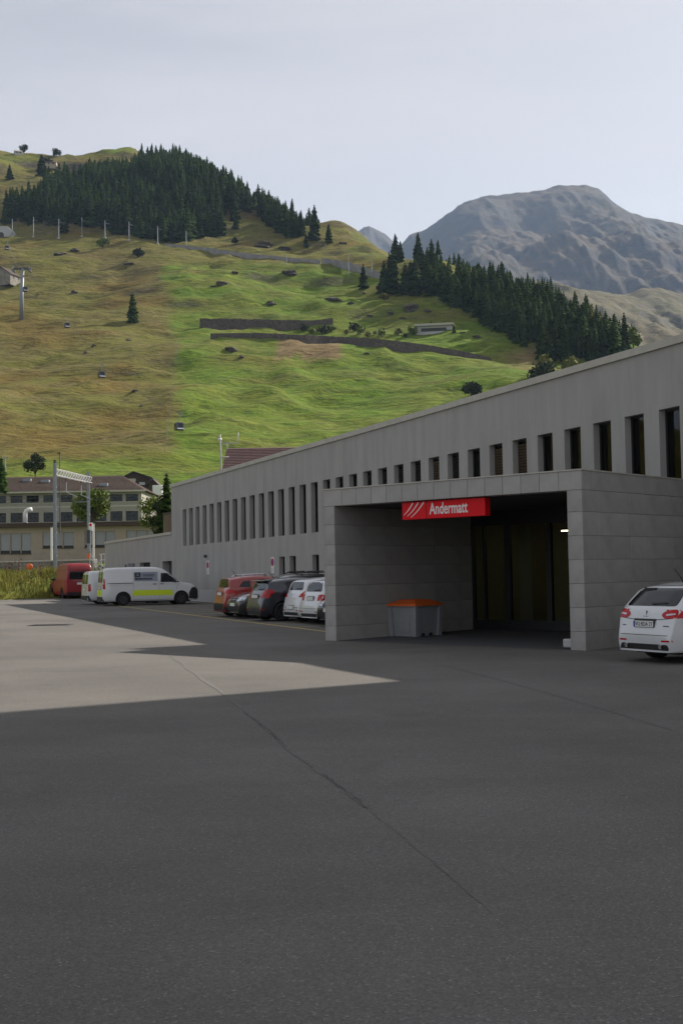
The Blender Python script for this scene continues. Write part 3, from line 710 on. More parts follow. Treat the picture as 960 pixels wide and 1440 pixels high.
# ---- hanging station sign
SG = 0.13
sign = empty('station_sign', Vector((PL.x, PL.y, 0)) - PEX*0.035, P_ROT, 'red hanging station sign reading Andermatt under the portal lintel', 'sign')
sx0, sx1, sz0, sz1 = 2.60, 5.12, 2.93, 3.335
m = MB(); m.bbox(sx0, 3.355, SG, SG+.2, sz0, sz1, .006); m.build('logo_panel', M['red'], sign)
m = MB(); m.bbox(3.37, sx1, SG, SG+.2, sz0, sz1, .006); m.build('name_panel', M['red'], sign)
m = MB(); m.box(3.353, 3.372, SG+.01, SG+.19, sz0+.01, sz1-.01); m.build('joint_strip', M['frame_dk'], sign, fix=False)
for hx in (2.9, 4.8):
    m = MB(); m.box(hx, hx+.04, SG+.08, SG+.12, sz1, LB); m.build('hanger', M['steel_dk'], sign, fix=False)
sign.scale = (.944, 1, 1)
def text_mesh(txt, size, name, mt, parent, loc, rot, sx=1.0, bold=0.0, spacing=1.0, shear=0.0):
    c = bpy.data.curves.new(name, 'FONT'); c.body = txt; c.size = size; c.extrude = 0.002; c.offset = bold; c.space_character = spacing; c.shear = shear; c.resolution_u = 4
    o = bpy.data.objects.new(name, c); COL.objects.link(o); dg = bpy.context.evaluated_depsgraph_get()
    me = bpy.data.meshes.new_from_object(o.evaluated_get(dg)); COL.objects.unlink(o); bpy.data.objects.remove(o)
    for v in me.vertices: v.co.x *= sx
    me.materials.clear(); me.materials.append(M[mt]); q = link(name, me, None, parent, loc, rot); return q
text_mesh('Andermatt', 0.37, 'lettering', 'white', sign, (3.47, SG-.003, 3.03), (R(90), 0, 0), sx=0.70, bold=0.006)
def stroke(x0, z0, x1, z1):
    mm = MB(); n = 10; P = []
    for k in range(n+1):
        t = k/n; x = x0 + (x1-x0)*t; z = z0 + (z1-z0)*t - 0.03*math.sin(math.pi*t); wv = 0.006 + 0.011*t
        P.append((x, z, wv))
    for (xa, za, wa), (xb, zb, wb) in zip(P[:-1], P[1:]):
        mm.quad((xa-wa*.7, SG-.003, za+wa*.7), (xa+wa*.7, SG-.003, za-wa*.7), (xb+wb*.7, SG-.003, zb-wb*.7), (xb-wb*.7, SG-.003, zb+wb*.7))
    return mm
for k in range(3): stroke(2.65+k*.115, 3.04-k*.03, 2.95+k*.17, 3.315).build('logo_stroke', M['white'], sign, fix=False)

# ---- grit bin in the passage
binp = Vector((PL.x, PL.y, 0)) + PEX*0.41 + PEY*2.0
gbin = empty('grit_bin', (binp.x, binp.y, gz(31.5)+.008), P_ROT, 'grey plastic grit bin with an orange lid inside the entrance passage', 'grit bin')
m = MB(); w0, d0, w1, d1, hh = 0.10, 0.08, 0.0, 0.0, 0.74; BW, BD = 0.92, 1.12
def frus(mm, x0, x1, y0, y1, z0, X0, X1, Y0, Y1, z1):
    return mm.add([(x0,y0,z0),(x1,y0,z0),(x1,y1,z0),(x0,y1,z0),(X0,Y0,z1),(X1,Y0,z1),(X1,Y1,z1),(X0,Y1,z1)], [(0,3,2,1),(4,5,6,7),(0,1,5,4),(1,2,6,5),(2,3,7,6),(3,0,4,7)])
frus(m, .07, BW-.07, .07, BD-.07, .0, 0.02, BW-.02, .02, BD-.02, .76); m.build('tub', M['bin'], gbin)
m = MB(); m.bbox(-.02, BW+.02, -.02, BD+.02, .755, .80, .012); m.build('rim', M['bin'], gbin)
for (xa, ya) in ((.06, .06), (BW-.06, .06), (.06, BD-.06), (BW-.06, BD-.06)):
    sx_ = -1 if xa < .4 else 1; sy_ = -1 if ya < .5 else 1; m = MB()
    frus(m, xa-.075, xa+.075, ya-.075, ya+.075, 0, xa-.07+.035*sx_, xa+.07+.035*sx_, ya-.07+.035*sy_, ya+.07+.035*sy_, .755); m.build('corner_rib', M['bin'], gbin)
m = MB(); m.box(.25, BW-.25, .035, .06, .12, .55); m.build('end_panel', M['bin'], gbin)
m = MB(); frus(m, BW-.12, BW-.062, .32, .48, .005, BW-.1, BW-.054, .34, .46, .08); frus(m, BW-.12, BW-.062, .66, .82, .005, BW-.1, BW-.054, .68, .80, .08); m.build('fork_pocket', M['blackplastic'], gbin)
gbin.scale = (.93, .93, .97)
m = MB(); frus(m, -.05, BW+.05, -.05, BD+.05, .80, -.05, BW+.05, -.05, BD+.05, .85); frus(m, -.05, BW+.05, -.05, BD+.05, .85, .22, BW-.22, .25, BD-.25, .965); m.build('lid', M['orange'], gbin)

# ================================================================ YARD MARKINGS
def ground_strip(pts2, w, name, mt, dz=0.006, jit=0.0, parent=yard, seed=1):
    rr = random.Random(seed); P = [Vector((x, y, 0)) for x, y in pts2]; mm = MB(); prev = None
    for i, p in enumerate(P):
        t = (P[min(i+1, len(P)-1)] - P[max(i-1, 0)]).normalized(); nrm = Vector((-t.y, t.x, 0)); ww = w*(1 + rr.uniform(-jit, jit))
        a, b = p + nrm*ww/2, p - nrm*ww/2; a.z = gz(a.y)+dz; b.z = gz(b.y)+dz
        mm.v += [tuple(a), tuple(b)]
        if i: k = 2*i; mm.f.append((k-2, k-1, k+1, k))
    return mm.build(name, M[mt], parent, fix=False)
ya, yb = gp(160, 851.5), gp(470, 889.8)
ground_strip([(ya.x, ya.y), (yb.x, yb.y)], 0.12, 'parking_line', 'yellow_line')
ydir = (yb - ya).normalized(); hd = Vector((0.87, 0.49, 0))
n_st = int((yb-ya).length/2.55)
for k in range(n_st+1):
    s = yb - ydir*(0.9 + k*2.55); ground_strip([(s.x, s.y), (s.x+hd.x*4.6, s.y+hd.y*4.6)], 0.11, 'stall_line', 'yellow_line')
def wander(pl, step, amp, seed):
    rr = random.Random(seed); outp = []
    for (x0, y0), (x1, y1) in zip(pl[:-1], pl[1:]):
        n = max(2, int(math.hypot(x1-x0, y1-y0)/step))
        for k in range(n):
            t = k/n; outp.append((x0+(x1-x0)*t + rr.uniform(-amp, amp), y0+(y1-y0)*t + rr.uniform(-amp, amp)))
    return outp
ck = [gp(*p) for p in ((178, 885), (230, 915), (290, 958), (345, 1002), (380, 1030), (400, 1049), (455, 1090), (492, 1117), (520, 1140))]
ground_strip(wander([(p.x, p.y) for p in ck[1:4]], .5, .03, 2), 0.06, 'seam', 'seam', .004, .6, seed=2)
ground_strip(wander([(p.x, p.y) for p in ck[3:]], .07, .02, 13), 0.035, 'seam', 'seam', .004, .8, seed=12)
ground_strip(wander([(p.x, p.y) for p in ck[3:6]], .07, .014, 3), 0.007, 'crack', 'tar', .007, .9, seed=3)
ground_strip(wander([(p.x, p.y) for p in ck[6:]], .06, .014, 5), 0.007, 'crack', 'tar', .007, .9, seed=5)
ck = [gp(*p) for p in ((505, 905), (560, 915), (640, 940), (760, 972), (860, 1002), (955, 1030))]
ground_strip(wander([(p.x, p.y) for p in ck], .2, .015, 4), 0.016, 'seam', 'seam', .004, .8, seed=4)
ck = [gp(*p) for p in ((520, 1140), (575, 1186), (640, 1238), (700, 1292))]
ground_strip(wander([(p.x, p.y) for p in ck], .06, .010, 19), 0.006, 'seam', 'seam', .004, .9, seed=19)
mh = gp(72, 879)
m = MB(); m.box(-.7, .7, -.45, .45, 0.003, 0.012)
o = m.build('drain_frame', M['tar'], yard, fix=False); o.location = (mh.x, mh.y, gz(mh.y)); 
for k in range(9):
    m = MB(); m.box(-.6, .6, -.38+k*.085, -.345+k*.085, .012, .018); q = m.build('drain_bar', M['steel_dk'], o, fix=False)
# ================================================================ VEHICLES
def chaikin(P, it=2, closed=False):
    for _ in range(it):
        Q = [] if closed else [P[0]]
        n = len(P)
        for i in range(n if closed else n-1):
            a, b = P[i], P[(i+1) % n]
            Q.append((a[0]*.75+b[0]*.25, a[1]*.75+b[1]*.25)); Q.append((a[0]*.25+b[0]*.75, a[1]*.25+b[1]*.75))
        if not closed: Q.append(P[-1])
        P = Q
    return P
def resample(P, n):
    P = np.array(P); d = np.r_[0, np.cumsum(np.hypot(*np.diff(P, axis=0).T))]; t = np.linspace(0, d[-1], n)
    return list(zip(np.interp(t, d, P[:, 0]), np.interp(t, d, P[:, 1])))
def rounded(P, r):
    Q = []; n = len(P)
    for i in range(n):
        a, b, c = Vector(P[i-1]), Vector(P[i]), Vector(P[(i+1) % n])
        ra_, rc_ = min(r, (a-b).length*.42), min(r, (c-b).length*.42)
        p, q = b + (a-b).normalized()*ra_, b + (c-b).normalized()*rc_
        for t in (0, .35, .65, 1): Q.append(tuple(p*(1-t)**2 + b*2*t*(1-t) + q*t*t))
    return Q
class Vehicle:
    def __init__(s, name, label, prof, W, belt, H, wheels, rw, paint, pos, alpha, tum=0.24, rad=0.17, plan_r=0.95, endf=0.76, zb=0.20, rim='rim', group='vehicles parked in the station yard', cat='car', cap_n=3.4):
        # pos = centre on the ground, alpha = heading in degrees clockwise from straight ahead
        s.root = empty(name, (pos[0], pos[1], gz(pos[1])), R(90 - alpha), label, cat, group)
        s.W, s.H, s.belt = W, H, belt
        P = resample(chaikin(prof, 2), 104); Lh = max(abs(p[0]) for p in P); s.Lh = Lh
        n = cap_n; rings = []
        for x, zt in P:
            a = max(0, (abs(x) - (Lh-plan_r))/plan_r); hw = W/2*(1-(1-endf)*a**2.3); zt = max(zt, zb+.015)
            rr = min(rad, (zt-zb)*.6); zr = zt - rr
            def side(z):
                v = 1.0
                if z < 0.55: v -= 0.07*((0.55-z)/0.35)**2
                if z > belt: v -= tum*(z-belt)/(H-belt)
                else: v -= 0.018*abs((z-0.72)/0.35)**2 if z > .72 else 0
                return v
            half = [(0, zb), (hw*.55, zb)]
            for k in range(16):
                z = zb + (zr-zb)*k/15; half.append((hw*side(z), z))
            for k in range(1, 15):
                ph = math.pi/2*k/14; z = zr + rr*math.sin(ph)**(2/n); y = hw*side(zr + (z-zr)*.6)*max(0, math.cos(ph))**(2/n)
                half.append((y, z))
            ring = [(x, y, z) for y, z in half] + [(x, -y, z) for y, z in half[-2:0:-1]]
            rings.append(ring)
        m = len(rings[0]); mb = MB(); mb.v = [p for r_ in rings for p in r_]
        ra = rw*1.17
        def inside(c): return abs(c[1]) > W*.30 and any((c[0]-xw)**2 + (c[2]-rw)**2 < ra*ra for xw in wheels)
        for i in range(len(rings)-1):
            for k in range(m):
                f = (i*m+k, i*m+(k+1) % m, (i+1)*m+(k+1) % m, (i+1)*m+k)
                c = [sum(mb.v[j][q] for j in f)/4 for q in range(3)]
                if inside(c): continue
                mb.f.append(f)
        mb.f += [tuple(range(m)), tuple(range((len(rings)-1)*m, len(rings)*m))[::-1]]
        # draw the ragged arch rim onto the arch circle
        used = {}
        for f in mb.f:
            if len(f) == 4:
                for a_, b_ in zip(f, f[1:]+f[:1]): used[(min(a_, b_), max(a_, b_))] = used.get((min(a_, b_), max(a_, b_)), 0)+1
        vv = [list(p) for p in mb.v]
        for (a_, b_), c_ in used.items():
            if c_ == 1:
                for j in (a_, b_):
                    x, y, z = mb.v[j]
                    for xw in wheels:
                        d = math.hypot(x-xw, z-rw)
                        if abs(d-ra) < .09 and abs(y) > W*.25: vv[j] = [xw+(x-xw)*ra/d, y, rw+(z-rw)*ra/d]
        mb.v = [tuple(p) for p in vv]
        bm = bmesh.new(); me = mb.mesh('body', True); bm.from_mesh(me); bmesh.ops.remove_doubles(bm, verts=bm.verts, dist=.0008); bmesh.ops.recalc_face_normals(bm, faces=bm.faces); bm.to_mesh(me); s.bvh = BVHTree.FromBMesh(bm); bm.free()
        for p in me.polygons: p.use_smooth = True
        s.body = link('body', me, M[paint], s.root)
        # wheel housings and wheels
        for xw in wheels:
            for sg in (-1, 1):
                hb_ = MB(); yo = sg*(W/2-.035); yi = sg*(W/2-.36); n2 = 18; pr = []
                for k in range(n2+1):
                    a = math.pi*(-0.12 + 1.24*k/n2); pr.append((xw+ra*1.0*math.cos(a), rw+ra*math.sin(a)))
                hb_.v = [(x, yo, max(z, .14)) for x, z in pr] + [(x, yi, max(z, .14)) for x, z in pr]
                hb_.f = [(k, k+1, n2+2+k, n2+1+k) for k in range(n2)] + [tuple(range(n2+1, 2*n2+2))]
                hb_.build('wheel_housing', M['blackplastic'], s.root, fix=False)
                t = MB(); w2 = .105
                t.lathe([(rw*.62, w2*.8), (rw*.72, w2), (rw*.93, w2), (rw, w2*.78), (rw, -w2*.78), (rw*.93, -w2), (rw*.72, -w2), (rw*.62, -w2*.8)], 'y', 30)
                wo = t.build('wheel', M['tyre'], s.root, True, (xw, sg*(W/2-.135), rw))
                r_ = MB(); yo_ = sg*w2*.75
                r_.lathe([(rw*.66, yo_), (rw*.60, yo_*.98), (rw*.56, yo_*.45)], 'y', 30); r_.lathe([(0.001, yo_*.82), (rw*.17, yo_*.82), (rw*.17, yo_*.5)], 'y', 16)
                for k in range(5):
                    a = 2*math.pi*k/5 + .3; ca, sa = math.cos(a), math.sin(a); q = rw*.075
                    pts_ = [(ca*rr_ - sa*o_, yy, sa*rr_ + ca*o_) for rr_, o_, yy in ((rw*.1, -q, yo_*.85), (rw*.1, q, yo_*.85), (rw*.62, q*1.5, yo_*.9), (rw*.62, -q*1.5, yo_*.9))]
                    r_.prism(pts_, (0, -yo_*.25, 0))
                r_.build('rim', M[rim], wo, False)
                k_ = MB(); k_.lathe([(0.001, yo_*.2), (rw*.6, yo_*.2)], 'y', 20); k_.build('brake_disc', M['steel_dk'], wo, fix=False)
        ub = MB(); ub.box(-Lh*.86, Lh*.86, -W*.30, W*.30, .15, zb+.03); ub.build('underbody', M['blackplastic'], s.root, fix=False)
    def patch(s, poly, mode, name, mt, off=0.004, step=0.07, parent=None, rnd_=2, sg=1):
        """a panel cut to outline and laid on the body skin; mode side/rear/front/top"""
        P = rounded([tuple(p) for p in poly], .035*rnd_) if rnd_ else poly
        bm = bmesh.new()
        vs = [bm.verts.new((p[0], p[1], 0)) for p in P]; bm.faces.new(vs)
        for ax in (0, 1):
            lo, hi = min(p[ax] for p in P), max(p[ax] for p in P); c = lo + step/2
            while c < hi:
                nrm = (1, 0, 0) if ax == 0 else (0, 1, 0); co = (c, 0, 0) if ax == 0 else (0, c, 0)
                bmesh.ops.bisect_plane(bm, geom=list(bm.verts)+list(bm.edges)+list(bm.faces), plane_co=co, plane_no=nrm, dist=1e-5); c += step
        dead = []
        for v in bm.verts:
            a, b = v.co.x, v.co.y
            o, d = {'side': (Vector((a, sg*4, b)), Vector((0, -sg, 0))), 'rear': (Vector((-9, a, b)), Vector((1, 0, 0))), 'front': (Vector((9, a, b)), Vector((-1, 0, 0))), 'top': (Vector((a, b, 9)), Vector((0, 0, -1)))}[mode]
            h, nr, _, _ = s.bvh.ray_cast(o, d)
            if h is None or (mode == 'side' and h.y*sg < 0.1): dead.append(v); continue
            if nr.dot(d) > 0: nr = -nr
            v.co = h + nr*off
        if dead: bmesh.ops.delete(bm, geom=dead, context='VERTS')
        me = bpy.data.meshes.new(name); bmesh.ops.recalc_face_normals(bm, faces=bm.faces)
        ref = {'side': Vector((0, sg, 0)), 'rear': Vector((-1, 0, 0)), 'front': Vector((1, 0, 0)), 'top': Vector((0, 0, 1))}[mode]
        bm.normal_update()
        if bm.faces and sum((f.normal.dot(ref) for f in bm.faces)) < 0: bmesh.ops.reverse_faces(bm, faces=bm.faces)
        bm.to_mesh(me); bm.free()
        for p in me.polygons: p.use_smooth = True
        return link(name, me, M[mt], parent or s.root)
    def line(s, pts_, mode, name='panel_gap', mt='blackplastic', w=0.010, off=0.003, sg=1):
        P = resample(pts_, max(3, int(sum(math.dist(a, b) for a, b in zip(pts_[:-1], pts_[1:]))/.05)))
        V = []
        for a, b in P:
            o, d = {'side': (Vector((a, sg*4, b)), Vector((0, -sg, 0))), 'rear': (Vector((-9, a, b)), Vector((1, 0, 0))), 'front': (Vector((9, a, b)), Vector((-1, 0, 0))), 'top': (Vector((a, b, 9)), Vector((0, 0, -1)))}[mode]
            h, nr, _, _ = s.bvh.ray_cast(o, d)
            if h is None: continue
            if nr.dot(d) > 0: nr = -nr
            V.append((h + nr*off, nr))
        mm = MB()
        for i, (p, nr) in enumerate(V):
            t = (V[min(i+1, len(V)-1)][0] - V[max(i-1, 0)][0]).normalized(); q = nr.cross(t)*w/2
            mm.v += [tuple(p+q), tuple(p-q)]
            if i: mm.f.append((2*i-2, 2*i-1, 2*i+1, 2*i))
        if mm.f: return mm.build(name, M[mt], s.root, fix=False)
    def both(s, fn, *a, **k):
        for sg in (-1, 1): fn(*a, sg=sg, **k)
    def mirror_rear(s, poly, name, mt, mode='rear', **k):
        s.patch(poly, mode, name, mt, **k); s.patch([(-a, b) for a, b in poly][::-1], mode, name, mt, **k)
    def plate(s, z, mode='rear', txt=None, w=.26, h=.055, y0=0.0):
        po = s.patch([(y0-w-.012, z-h-.012), (y0+w+.012, z-h-.012), (y0+w+.012, z+h+.012), (y0-w-.012, z+h+.012)], mode, 'plate_holder', 'blackplastic', .012, rnd_=0, step=.3)
        xs = [v.co.x for v in po.data.vertices]; x = min(xs) if mode == 'rear' else max(xs); sgn = -1 if mode == 'rear' else 1
        mm = MB(); mm.box(x+sgn*.004, x+sgn*.012, y0-w, y0+w, z-h, z+h); pl = mm.build('number_plate', M['plate'], s.root, fix=False)
        if txt:
            text_mesh(txt, .105, 'plate_lettering', 'ink', pl, (x-.0135, y0+w-.055, z-.036), (R(90), 0, R(-90)), sx=.86)
            mm = MB(); mm.box(x-.0128, x-.012, y0+w-.045, y0+w, z-h+.004, z+h-.004); mm.build('blue_band', M['plate_blue'], pl, fix=False)
    def mirror(s, x, z, mt='blackplastic'):
        for sg in (-1, 1):
            mm = MB(); mm.bbox(x-.07, x+.07, sg*(s.W/2+.02)-.10, sg*(s.W/2+.02)+.10, z-.065, z+.075, .035); mm.build('wing_mirror', M[mt], s.root, True)
    def handles(s, spots, mt='blackplastic'):
        for sg in (-1, 1):
            for x, z in spots: s.patch([(x-.09, z-.02), (x+.09, z-.02), (x+.09, z+.02), (x-.09, z+.02)], 'side', 'door_handle', mt, .02, rnd_=1, sg=sg)

def wagon_prof(L, H, hood, wb, roof_front, spoil, belt, nose=.62, hatch=.30, rbelt=.22):
    h = L/2
    return [(h-.06, .22), (h-.01, .42), (h, nose), (h-.12, nose+.14), (h-.45, hood-.09), (wb, hood), (wb-.12, hood+.05), (roof_front, H-.10), (roof_front-.45, H-.01), (roof_front-1.0, H), (-h+spoil+.5, H-.03), (-h+spoil, H-.10), (-h+spoil-.05, H-.15), (-h+rbelt, belt+.07), (-h+rbelt-.10, belt-.03), (-h+.06, belt-.25), (-h+.01, .56), (-h, .46), (-h+.04, .22)]

def family_car(name, label, pos, alpha, L, Wd, H, paint, hood, wb, rf, spoil, belt, rw, wheels, tail, rearwin, plate_z, plate_txt=None, rim='rim', rails=False, black_bumper=False, rbelt=.22, front=False, quarter=None, extra=None, group='vehicles parked in the station yard', rev=False):
    v = Vehicle(name, label, wagon_prof(L, H, hood, wb, rf, spoil, belt, rbelt=rbelt), Wd, belt, H, wheels, rw, paint, pos, alpha, rim=rim, group=group)
    h = L/2
    rwn = v.patch(rearwin, 'rear', 'rear_window', 'carglass')
    v.mirror_rear(tail, 'tail_light', 'taillight', step=.05)
    # side glass: door panes as separate panes between pillars
    zb_, zt_ = belt+.03, H-.17
    x0 = wb-.22; x1 = rf-.28; xb = (-h + spoil)*.55
    for sg in (-1, 1):
        v.patch([(x0-.10, zb_), (x1+.08, zt_-.02), (x1-.30, zt_+.01), (.12, zt_+.01), (.10, zb_)], 'side', 'side_window', 'carglass', rnd_=1, sg=sg)
        v.patch([(.03, zb_), (.03, zt_+.01), (xb+.35, zt_), (xb+.05, zb_+.03), (xb+.12, zb_)], 'side', 'side_window', 'carglass', rnd_=1, sg=sg)
        if quarter: v.patch(quarter, 'side', 'quarter_window', 'carglass', rnd_=1, sg=sg)
        v.line([(x0, belt-.02), (x0-.06, .34)], 'side', sg=sg); v.line([(.07, belt), (.07, .30)], 'side', sg=sg); v.line([(xb+.05, belt), (xb+.18, .6)], 'side', sg=sg)
        v.line([(x0, .30), (xb+.3, .30)], 'side', 'sill_trim', 'blackplastic', .07, sg=sg)
    tz0, tz1 = min(p[1] for p in tail), max(p[1] for p in tail)
    for sg in (-1, 1):
        v.patch([(-h+.10, tz0+.01), (-h+.13, tz1), (-h+.38, tz1-.03), (-h+.30, tz0+.02)], 'side', 'tail_light', 'taillight', rnd_=1, sg=sg)
    v.patch([(wb-.10, -Wd*.36), (wb-.10, Wd*.36), (rf+.02, Wd*.28), (rf+.02, -Wd*.28)], 'top', 'windscreen', 'carglass', rnd_=1)
    v.plate(plate_z, 'rear', plate_txt)
    v.line([(-.62, .50), (.62, .50)], 'rear'); 
    v.patch([(-.66, .235), (.66, .235), (.60, .34), (-.60, .34)] if not black_bumper else [(-.74, .235), (.74, .235), (.74, .50), (-.74, .50)], 'rear', 'bumper_insert', 'blackplastic', rnd_=1)
    v.mirror_rear([(.46, .385), (.70, .39), (.70, .42), (.46, .415)], 'reflector', 'taillight', rnd_=0)
    # front end
    v.mirror_rear([(.38, .62), (.78, .66), (.76, .78), (.45, .74)], 'headlight', 'headlight', 'front', rnd_=1)
    v.patch([(-.34, .60), (.34, .60), (.38, .74), (-.38, .74)], 'front', 'grille', 'blackplastic', rnd_=1)
    v.patch([(-.6, .26), (.6, .26), (.56, .46), (-.56, .46)], 'front', 'air_intake', 'blackplastic', rnd_=1)
    v.plate(.50, 'front')
    v.mirror(wb-.30, belt+.05, paint); v.handles([(.22, belt-.10), (xb+.32, belt-.09)], paint)
    # wiper, spoiler, aerial
    hz, hx = rearwin[0][1], -h
    if rails:
        for sg in (-1, 1):
            mm = MB(); yy = sg*Wd*.33
            mm.tube([(rf-.5, yy, H-.05), (rf-.6, yy, H+.035), (-h+spoil+.55, yy, H+.02), (-h+spoil+.42, yy, H-.06)], .022, 6); mm.build('roof_rail', M['chrome' if rails == 'chrome' else 'blackplastic'], v.root)
        if rails == 'bars':
            for xx in (rf-.75, -h+spoil+.85):
                mm = MB(); mm.box(xx-.04, xx+.04, -Wd*.38, Wd*.38, H+.05, H+.085); mm.build('roof_bar', M['blackplastic'], v.root)
    mm = MB(); xa = -h+spoil+.42; mm.tube([(xa, 0, H-.03), (xa-.02, 0, H+.02), (xa-.20, 0, H+.22)], [.02, .012, .005], 5); mm.build('aerial', M['blackplastic'], v.root)
    w = v.line([(-.02, rearwin[0][1]+.035), (-.42, rearwin[0][1]+.055)], 'rear', 'wiper', 'blackplastic', .028, .02)
    if extra: extra(v)
    return v

def peugeot_extra(v):
    v.line([(-.66, .80), (-.35, .775), (.35, .775), (.66, .80)], 'rear', 'panel_gap', 'blackplastic', .012)
    v.patch([(-.30, .755), (.30, .755), (.29, .785), (-.29, .785)], 'rear', 'handle_strip', 'blackplastic', .008, rnd_=0)
    # emblem: an upright animal-like silhouette cut from chrome
    v.patch([(-.03, .845), (.005, .87), (.0, .90), (.03, .935), (.012, .93), (-.012, .915), (-.035, .93), (-.022, .895), (-.012, .875)], 'rear', 'emblem', 'steel_dk', .008, rnd_=0, step=.03)
    v.patch([(-.07, .825), (.07, .825), (.07, .833), (-.07, .833)], 'rear', 'badge', 'steel_dk', .006, rnd_=0)
    v.patch([(.50, .655), (.60, .655), (.60, .672), (.50, .672)], 'rear', 'badge', 'steel_dk', .006, rnd_=0)
    v.patch([(-.62, .655), (-.48, .655), (-.48, .672), (-.62, .672)], 'rear', 'badge', 'steel_dk', .006, rnd_=0)
    v.mirror_rear([(.52, .845), (.72, .865), (.72, .89), (.52, .875)], 'lamp_strip', 'headlight', off=.008, rnd_=1)
    for sg in (-1, 1):
        mm = MB(); mm.tube([(-2.25, sg*.45, .30), (-2.31, sg*.45, .30)], .04, 10); mm.build('exhaust_tip', M['chrome'], v.root)

hp = math.radians(63)
hv = Vector((math.sin(hp), math.cos(hp)))
pr_ = Vector((5.38, 21.85)); pc = pr_ + hv*2.29
family_car('parked_car', 'white estate car parked at the right edge beside the portal wall', pc, 63, 4.58, 1.80, 1.46, 'p_white', .99, 1.10, .40, .56, .96, .325, (1.33, -1.29),
    [(.40, .85), (.45, .915), (.62, .955), (.74, .96), (.76, .80), (.50, .79)], [(-.66, 1.01), (.66, 1.01), (.58, 1.375), (-.58, 1.375)], .695, 'VO·BDA 2T', quarter=[(-1.02, 1.0), (-1.02, 1.27), (-1.55, 1.22), (-1.80, 1.05), (-1.70, 1.0)], extra=peugeot_extra, rbelt=.20)

def place(px, Y, alpha, L, back=True, off=0.0):
    """ground centre of a car whose rear (or nose) centre is seen over column px at distance Y"""
    p = at(px, 840, Y); d = Vector((math.sin(R(alpha)), math.cos(R(alpha))))
    return Vector((p.x, p.y)) + d*(L/2)*(1 if back else -1)
HT = [(.40, .80), (.48, 1.02), (.66, 1.08), (.80, 1.05), (.84, .85), (.62, .78)]
family_car('parked_car', 'orange red compact car parked farthest along the row', place(307, 45.8, 67, 3.75), 67, 3.75, 1.70, 1.55, 'p_red', 1.00, .85, .35, .30, 1.02, .31, (1.2, -1.2),
    [(.48, .88), (.52, 1.02), (.78, 1.03), (.82, .86)], [(-.58, 1.10), (.58, 1.10), (.48, 1.41), (-.48, 1.41)], .86, None, black_bumper=True, rails='chrome', quarter=[(-.85, 1.09), (-.85, 1.34), (-1.12, 1.32), (-1.32, 1.12)])
def hatch_extra(v):
    mm = MB(); h = v.Lh; mm.bbox(-h+.16, -h+.48, -.56, .56, v.H-.13, v.H-.09, .012); mm.build('roof_spoiler', M['p_blue'], v.root)
family_car('parked_car', 'dark blue hatchback with red tail lights parked in the row', place(356, 41.5, 64, 3.97), 64, 3.97, 1.74, 1.48, 'p_blue', .98, .95, .35, .34, .98, .32, (1.25, -1.24),
    [(.46, .78), (.55, 1.06), (.70, 1.10), (.80, 1.06), (.82, .92), (.60, .78)], [(-.56, 1.04), (.56, 1.04), (.50, 1.32), (-.50, 1.32)], .84, None, 'rim_dk', extra=hatch_extra)
def nose_out(label, px, Y, alpha, L, H, paint, rails, **k):
    d = Vector((math.sin(R(alpha)), math.cos(R(alpha)))); p = at(px, 845, Y); c = Vector((p.x, p.y)) + d*(L/2)
    return family_car('parked_car', label, c, alpha+180, L, 1.80, H, paint, 1.00, 1.05, .45, .34, 1.02, .33, (1.33, -1.30), HT, [(-.58, 1.10), (.58, 1.10), (.50, H-.18), (-.50, H-.18)], .84, None, 'rim_dk', rails=rails, **k)
nose_out('black car with roof bars parked nose out beside the orange red car', 327, 44.0, 66, 4.45, 1.60, 'p_black', 'bars')
family_car('parked_car', 'white hatchback with a round tailgate between blue hatchback and estate', place(408, 40.0, 65, 4.05), 65, 4.05, 1.73, 1.49, 'p_white', .98, .95, .35, .36, .98, .31, (1.25, -1.25),
    [(.46, .84), (.60, .97), (.76, 1.06), (.84, 1.02), (.82, .86), (.60, .82)], [(-.56, 1.06), (.56, 1.06), (.47, 1.33), (-.47, 1.33)], .50, None)
family_car('parked_car', 'white estate with square red tail lights nearest the portal pillar', place(433, 38.5, 64, 4.26), 64, 4.26, 1.73, 1.47, 'p_white', .98, 1.0, .38, .34, .96, .31, (1.25, -1.22),
    [(.50, .74), (.50, .94), (.82, .95), (.84, .76)], [(-.58, 1.03), (.58, 1.03), (.50, 1.33), (-.50, 1.33)], .82, None, rails='chrome')
nose_out('black car nose out half hidden behind the left portal pillar', 461, 36.6, 58, 4.2, 1.46, 'p_black', False)

# ---- vans
def van(name, label, pos, alpha, L, Wd, H, paint, wheels, rw, prof, belt=1.12, tum=.13, rad=.22):
    return Vehicle(name, label, prof, Wd, belt, H, wheels, rw, paint, pos, alpha, tum=tum, rad=rad, plan_r=.5, endf=.88, zb=.22, rim='rim_dk', cat='van', cap_n=4.2)
def van_prof(L, H, hoodz, wbx, rfx):
    h = L/2
    return [(h-.05, .24), (h, .5), (h, .80), (h-.15, hoodz-.10), (h-.50, hoodz), (wbx, hoodz+.07), (rfx, H-.16), (rfx-.35, H-.03), (rfx-.9, H), (-h+.4, H-.02), (-h+.14, H-.07), (-h+.08, H-.2), (-h+.03, 1.1), (-h, .6), (-h+.02, .24)]
rwp, fwp = gp(173.3, 852), gp(255.3, 849.5)
hd2 = Vector((fwp.x-rwp.x, fwp.y-rwp.y)).normalized(); al = 70.0; hd2 = Vector((math.sin(R(al)), math.cos(R(al)))); right = Vector((hd2.y, -hd2.x))
c_v = Vector((rwp.x, rwp.y)) + hd2*1.42 - right*.86
V1 = van('delivery_van', 'white delivery van with a neon yellow stripe along its side', c_v, al, 4.96, 1.92, 1.98, 'p_white', (1.58, -1.42), .335, van_prof(4.96, 1.98, 1.14, 1.55, .80))
